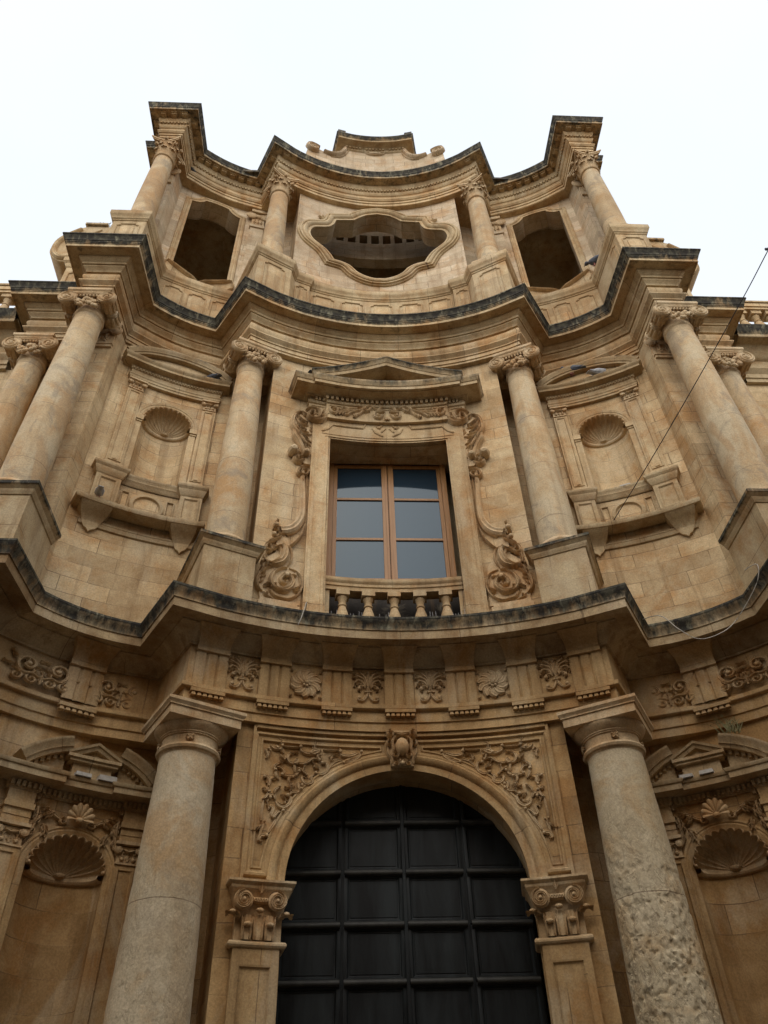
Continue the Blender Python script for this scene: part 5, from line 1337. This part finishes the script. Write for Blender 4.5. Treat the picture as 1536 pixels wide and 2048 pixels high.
# ================================================================== SMALL THINGS
def bird(name, loc, heading, label, mat, scale=1.0, pitch=0.0, legs=True, cat='pigeon'):
    ch, sh_ = cos(heading), sin(heading); cpt, spt = cos(pitch), sin(pitch)
    def f(x, y, z):
        x, z = x*scale, z*scale; y *= scale; zz = z-.06*scale*0
        x, z = x*cpt-z*spt, x*spt+z*cpt
        return (loc[0]+x*ch-y*sh_, loc[1]+x*sh_+y*ch, loc[2]+z)
    m = MB(f)
    P = [(.192, .235, .002, .002), (.165, .238, .009, .008), (.15, .245, .026, .028), (.125, .25, .036, .037), (.10, .238, .034, .036), (.085, .21, .034, .038), (.07, .175, .045, .05), (.03, .135, .062, .066), (-.03, .11, .064, .064), (-.09, .09, .05, .045), (-.14, .075, .036, .022), (-.19, .06, .034, .012), (-.25, .045, .038, .008), (-.255, .043, .005, .003)]
    R = []
    for x, z, ry, rz in P: R.append([m.v(x, ry*cos(2*pi*k/14), z+rz*sin(2*pi*k/14), (x, k/14)) for k in range(15)])
    m.grid(R)
    for q in (1, -1):                                        # folded wings hug the body
        W_ = [(.045, .142, .046), (.0, .128, .05), (-.08, .105, .046), (-.16, .082, .03), (-.225, .066, .006)]
        Rw = []
        for x, z, hh in W_: Rw.append([m.v(x, q*(.058+.014*sin(pi*k/6))*(1 if x > -.1 else .62), z+hh*(.5-k/6)*1.6+.006, (x, k)) for k in range(7)])
        m.grid(Rw)
    b = m.build(name, mat); tag(b, label, cat, 'pigeons resting on the church front')
    if legs:
        m = MB(f)
        for q in (.022, -.022):
            lathe(m, [(.006, .0), (.005, .03), (.008, .075)], (-.005, q), 6)
            for a in (-.5, 0, .5, pi): stroke(m, [(-.005, q), (-.005+.035*cos(a), q+.035*sin(a))], .009, .008, 0, False, .8)
        m.build('legs', 'leg', b)
    return b
p = W2s(5.11, 10.755, .30); bird('pigeon', (-p[0], p[1], p[2]), 2.0, 'grey pigeon standing on the left niche shelf beside a small pedestal', 'pig_light', 1.05)
p = W2(-1.40, 14.32, .42); bird('pigeon', (p[0], p[1], p[2]), .6, 'dark pigeon perched on the left end of the window pediment', 'pig_dark', 1.35)
p = W2s(4.10, 15.12, .20); bird('pigeon', (p[0], p[1], p[2]), 2.6, 'dark pigeon perched on the curved pediment of the right upper niche', 'pig_dark', 1.3)
p = W2s(4.66, 14.81, .17); bird('pigeon', (p[0], p[1], p[2]-.06), .3, 'pale grey pigeon crouching under the curved pediment of the right upper niche', 'pig_light', 1.45, 0, False)
bird('pigeon', (5.27, 9.55, 18.96), 2.2, 'black pigeon sitting in the corner of the right tower opening', 'pig_dark', 1.5)
p = W3s(5.28, 24.05, .10); bird('pigeon', (-p[0], p[1], p[2]), 1.2, 'black pigeon tucked under the left tower cornice', 'pig_dark', 1.4)
p = W2s(3.72, 14.81, .18); bird('pigeon', (-p[0], p[1], p[2]-.05), 2.5, 'dark pigeon resting low in the pediment of the left upper niche', 'pig_dark', 1.2, 0, False)
# loose stone scraps on the ledges
def scrap(fn, s, u, v, h, a, b, c, rot, label):
    r_ = random.Random(int(u*1000)); m = MB(lambda x, y, z: fn(u+x*cos(rot)-z*sin(rot)*0, v+y, h+z), s)
    q = [[(-a, -c), (a, -c*.8), (a*.9, c), (-a*.95, c*.9)], b]
    lo = [m.v(x, 0, z) for x, z in q[0]]; hi = [m.v(x*.96, b*(.85+.2*r_.random()), z*.95) for x, z in q[0]]
    for i in range(4): m.f(lo[i], lo[(i+1) % 4], hi[(i+1) % 4], hi[i])
    m.f(*lo); m.f(*hi); tag(m.build('loose_stone', 'white'), label, 'stone scrap', 'loose scraps lying on the niche ledges')
scrap(W1s, -1, 4.36, 6.12, .26, .10, .05, .05, 0, 'flat grey stone scrap on the left lower niche ledge, left one of two')
scrap(W1s, -1, 4.07, 6.12, .26, .12, .07, .05, 0, 'white marble scrap on the left lower niche ledge, right one of two')
scrap(W1s, 1, 4.05, 6.12, .26, .09, .05, .05, 0, 'white marble scrap on the right lower niche ledge, left one of two')
scrap(W1s, 1, 4.30, 6.12, .26, .09, .05, .05, 0, 'white marble scrap on the right lower niche ledge, right one of two')
scrap(W2s, 1, 4.42, 11.72, .06, .10, .045, .03, 0, 'broken white scrap lying on the sill of the right upper niche')
# dry weeds
def weed(loc, n, hgt, spread, label):
    r_ = random.Random(int(loc[0]*50)); m = MB()
    for k in range(n):
        a = r_.uniform(0, 2*pi); t = r_.uniform(.2, 1)*spread; x0, y0 = loc[0]+r_.uniform(-1, 1)*spread*.6, loc[1]+r_.uniform(-.3, .3)*spread
        P = [(x0, y0, loc[2]), (x0+cos(a)*t*.4, y0+sin(a)*t*.2, loc[2]+hgt*.6), (x0+cos(a)*t, y0+sin(a)*t*.3, loc[2]+hgt*r_.uniform(.75, 1.1))]
        wd = .007
        ids = [[m.v(p[0]-wd*(1-.7*i/2), p[1], p[2]), m.v(p[0]+wd*(1-.7*i/2), p[1]-.004, p[2])] for i, p in enumerate(P)]
        m.grid(ids)
        for j in range(5):
            b = P[1]; d = P[2]; f_ = j/5; c = [b[i]+(d[i]-b[i])*f_ for i in range(3)]; a2 = r_.uniform(0, 2*pi); l = hgt*.14
            i0 = m.v(*c); i1 = m.v(c[0]+cos(a2)*l, c[1]+sin(a2)*l*.5, c[2]+l*.6); i2 = m.v(c[0]+cos(a2+.5)*l*.6, c[1]+sin(a2+.5)*l*.4, c[2]+l*.2); m.f(i0, i1, i2)
    tag(m.build('dry_weed', 'plant'), label, 'plant')
p = W1s(4.72, 6.62, .25); weed((p[0], p[1], p[2]), 26, .20, .24, 'dry weeds growing on the broken pediment of the right lower niche')
weed((-7.12, 9.9, 20.76), 70, .30, .20, 'round tuft of dry weeds on the left scroll buttress')
def tube(name, pts, r, mat, label, cat, n=6):
    Q = catmull(pts, n); m = MB(); R = []
    for i, p in enumerate(Q):
        a, b = Q[max(0, i-1)], Q[min(len(Q)-1, i+1)]; d = Vector([b[k]-a[k] for k in range(3)]).normalized()
        u = d.orthogonal().normalized(); v = d.cross(u)
        R.append([m.v(*(p[k]+r*(u[k]*cos(2*pi*j/7)+v[k]*sin(2*pi*j/7)) for k in range(3))) for j in range(8)])
    m.grid(R); return tag(m.build(name, mat), label, cat)
A_ = Vector((3.88, 10.16, 10.76)); B_ = Vector(cam.location); 
dpx = lambda x, y: Vector((RX[0][0]*(x-768)+RX[0][1]*(1024-y)+RX[0][2]*1550, RX[1][0]*(x-768)+RX[1][1]*(1024-y)+RX[1][2]*1550, RX[2][0]*(x-768)+RX[2][1]*(1024-y)+RX[2][2]*1550))
e = dpx(1590, 402); E_ = Vector((CX, 0, 1.6))+e*(4.2/e.y)
wire_pts = [tuple(A_+(E_-A_)*t+Vector((0, 0, -.10*4*t*(1-t)))) for t in (0, .2, .4, .6, .8, 1)]
ext = [tuple(E_+(E_-A_)*t) for t in (.6, 1.2)]
tube('overhead_cable', wire_pts+ext, .007, 'wire', 'thin black cable slanting across the right side of the front', 'cable')
q = dpx(1531, 492); tb = min((abs(((A_+(E_-A_)*t)-Vector((CX, 0, 1.6))).normalized().dot(q.normalized())-1), t) for t in [i/200 for i in range(200)])[1]
c_ = A_+(E_-A_)*tb; m = MB()
for k in range(5): blob(m, (c_[0]+.02*(k-2), c_[1]-.01*(k % 2), c_[2]-.03-.012*(k % 3)), (.018, .018, .028), 7, 5)
tag(m.build('cable_clamp', 'wire'), 'small dark clamp hanging on the slanting cable at the right edge', 'cable clamp')
tube('hanging_cord', [(3.60, 9.62, 8.36), (3.72, 9.0, 8.05), (3.86, 8.85, 7.72), (4.07, 8.80, 7.52), (4.37, 8.74, 7.57), (4.68, 8.72, 7.8), (4.90, 8.3, 8.1), (4.96, 8.2, 8.36), (4.95, 8.5, 8.5)], .006, 'cord', 'pale cord looping below the lower cornice at the right', 'cord')
tube('hanging_cord', [(-1.40, 9.5, 8.36), (-1.36, 9.10, 8.33), (-1.38, 9.05, 8.2), (-1.42, 9.04, 8.02), (-1.46, 9.06, 7.92)], .007, 'cord', 'short pale cord end dangling from the cornice left of the window', 'cord')
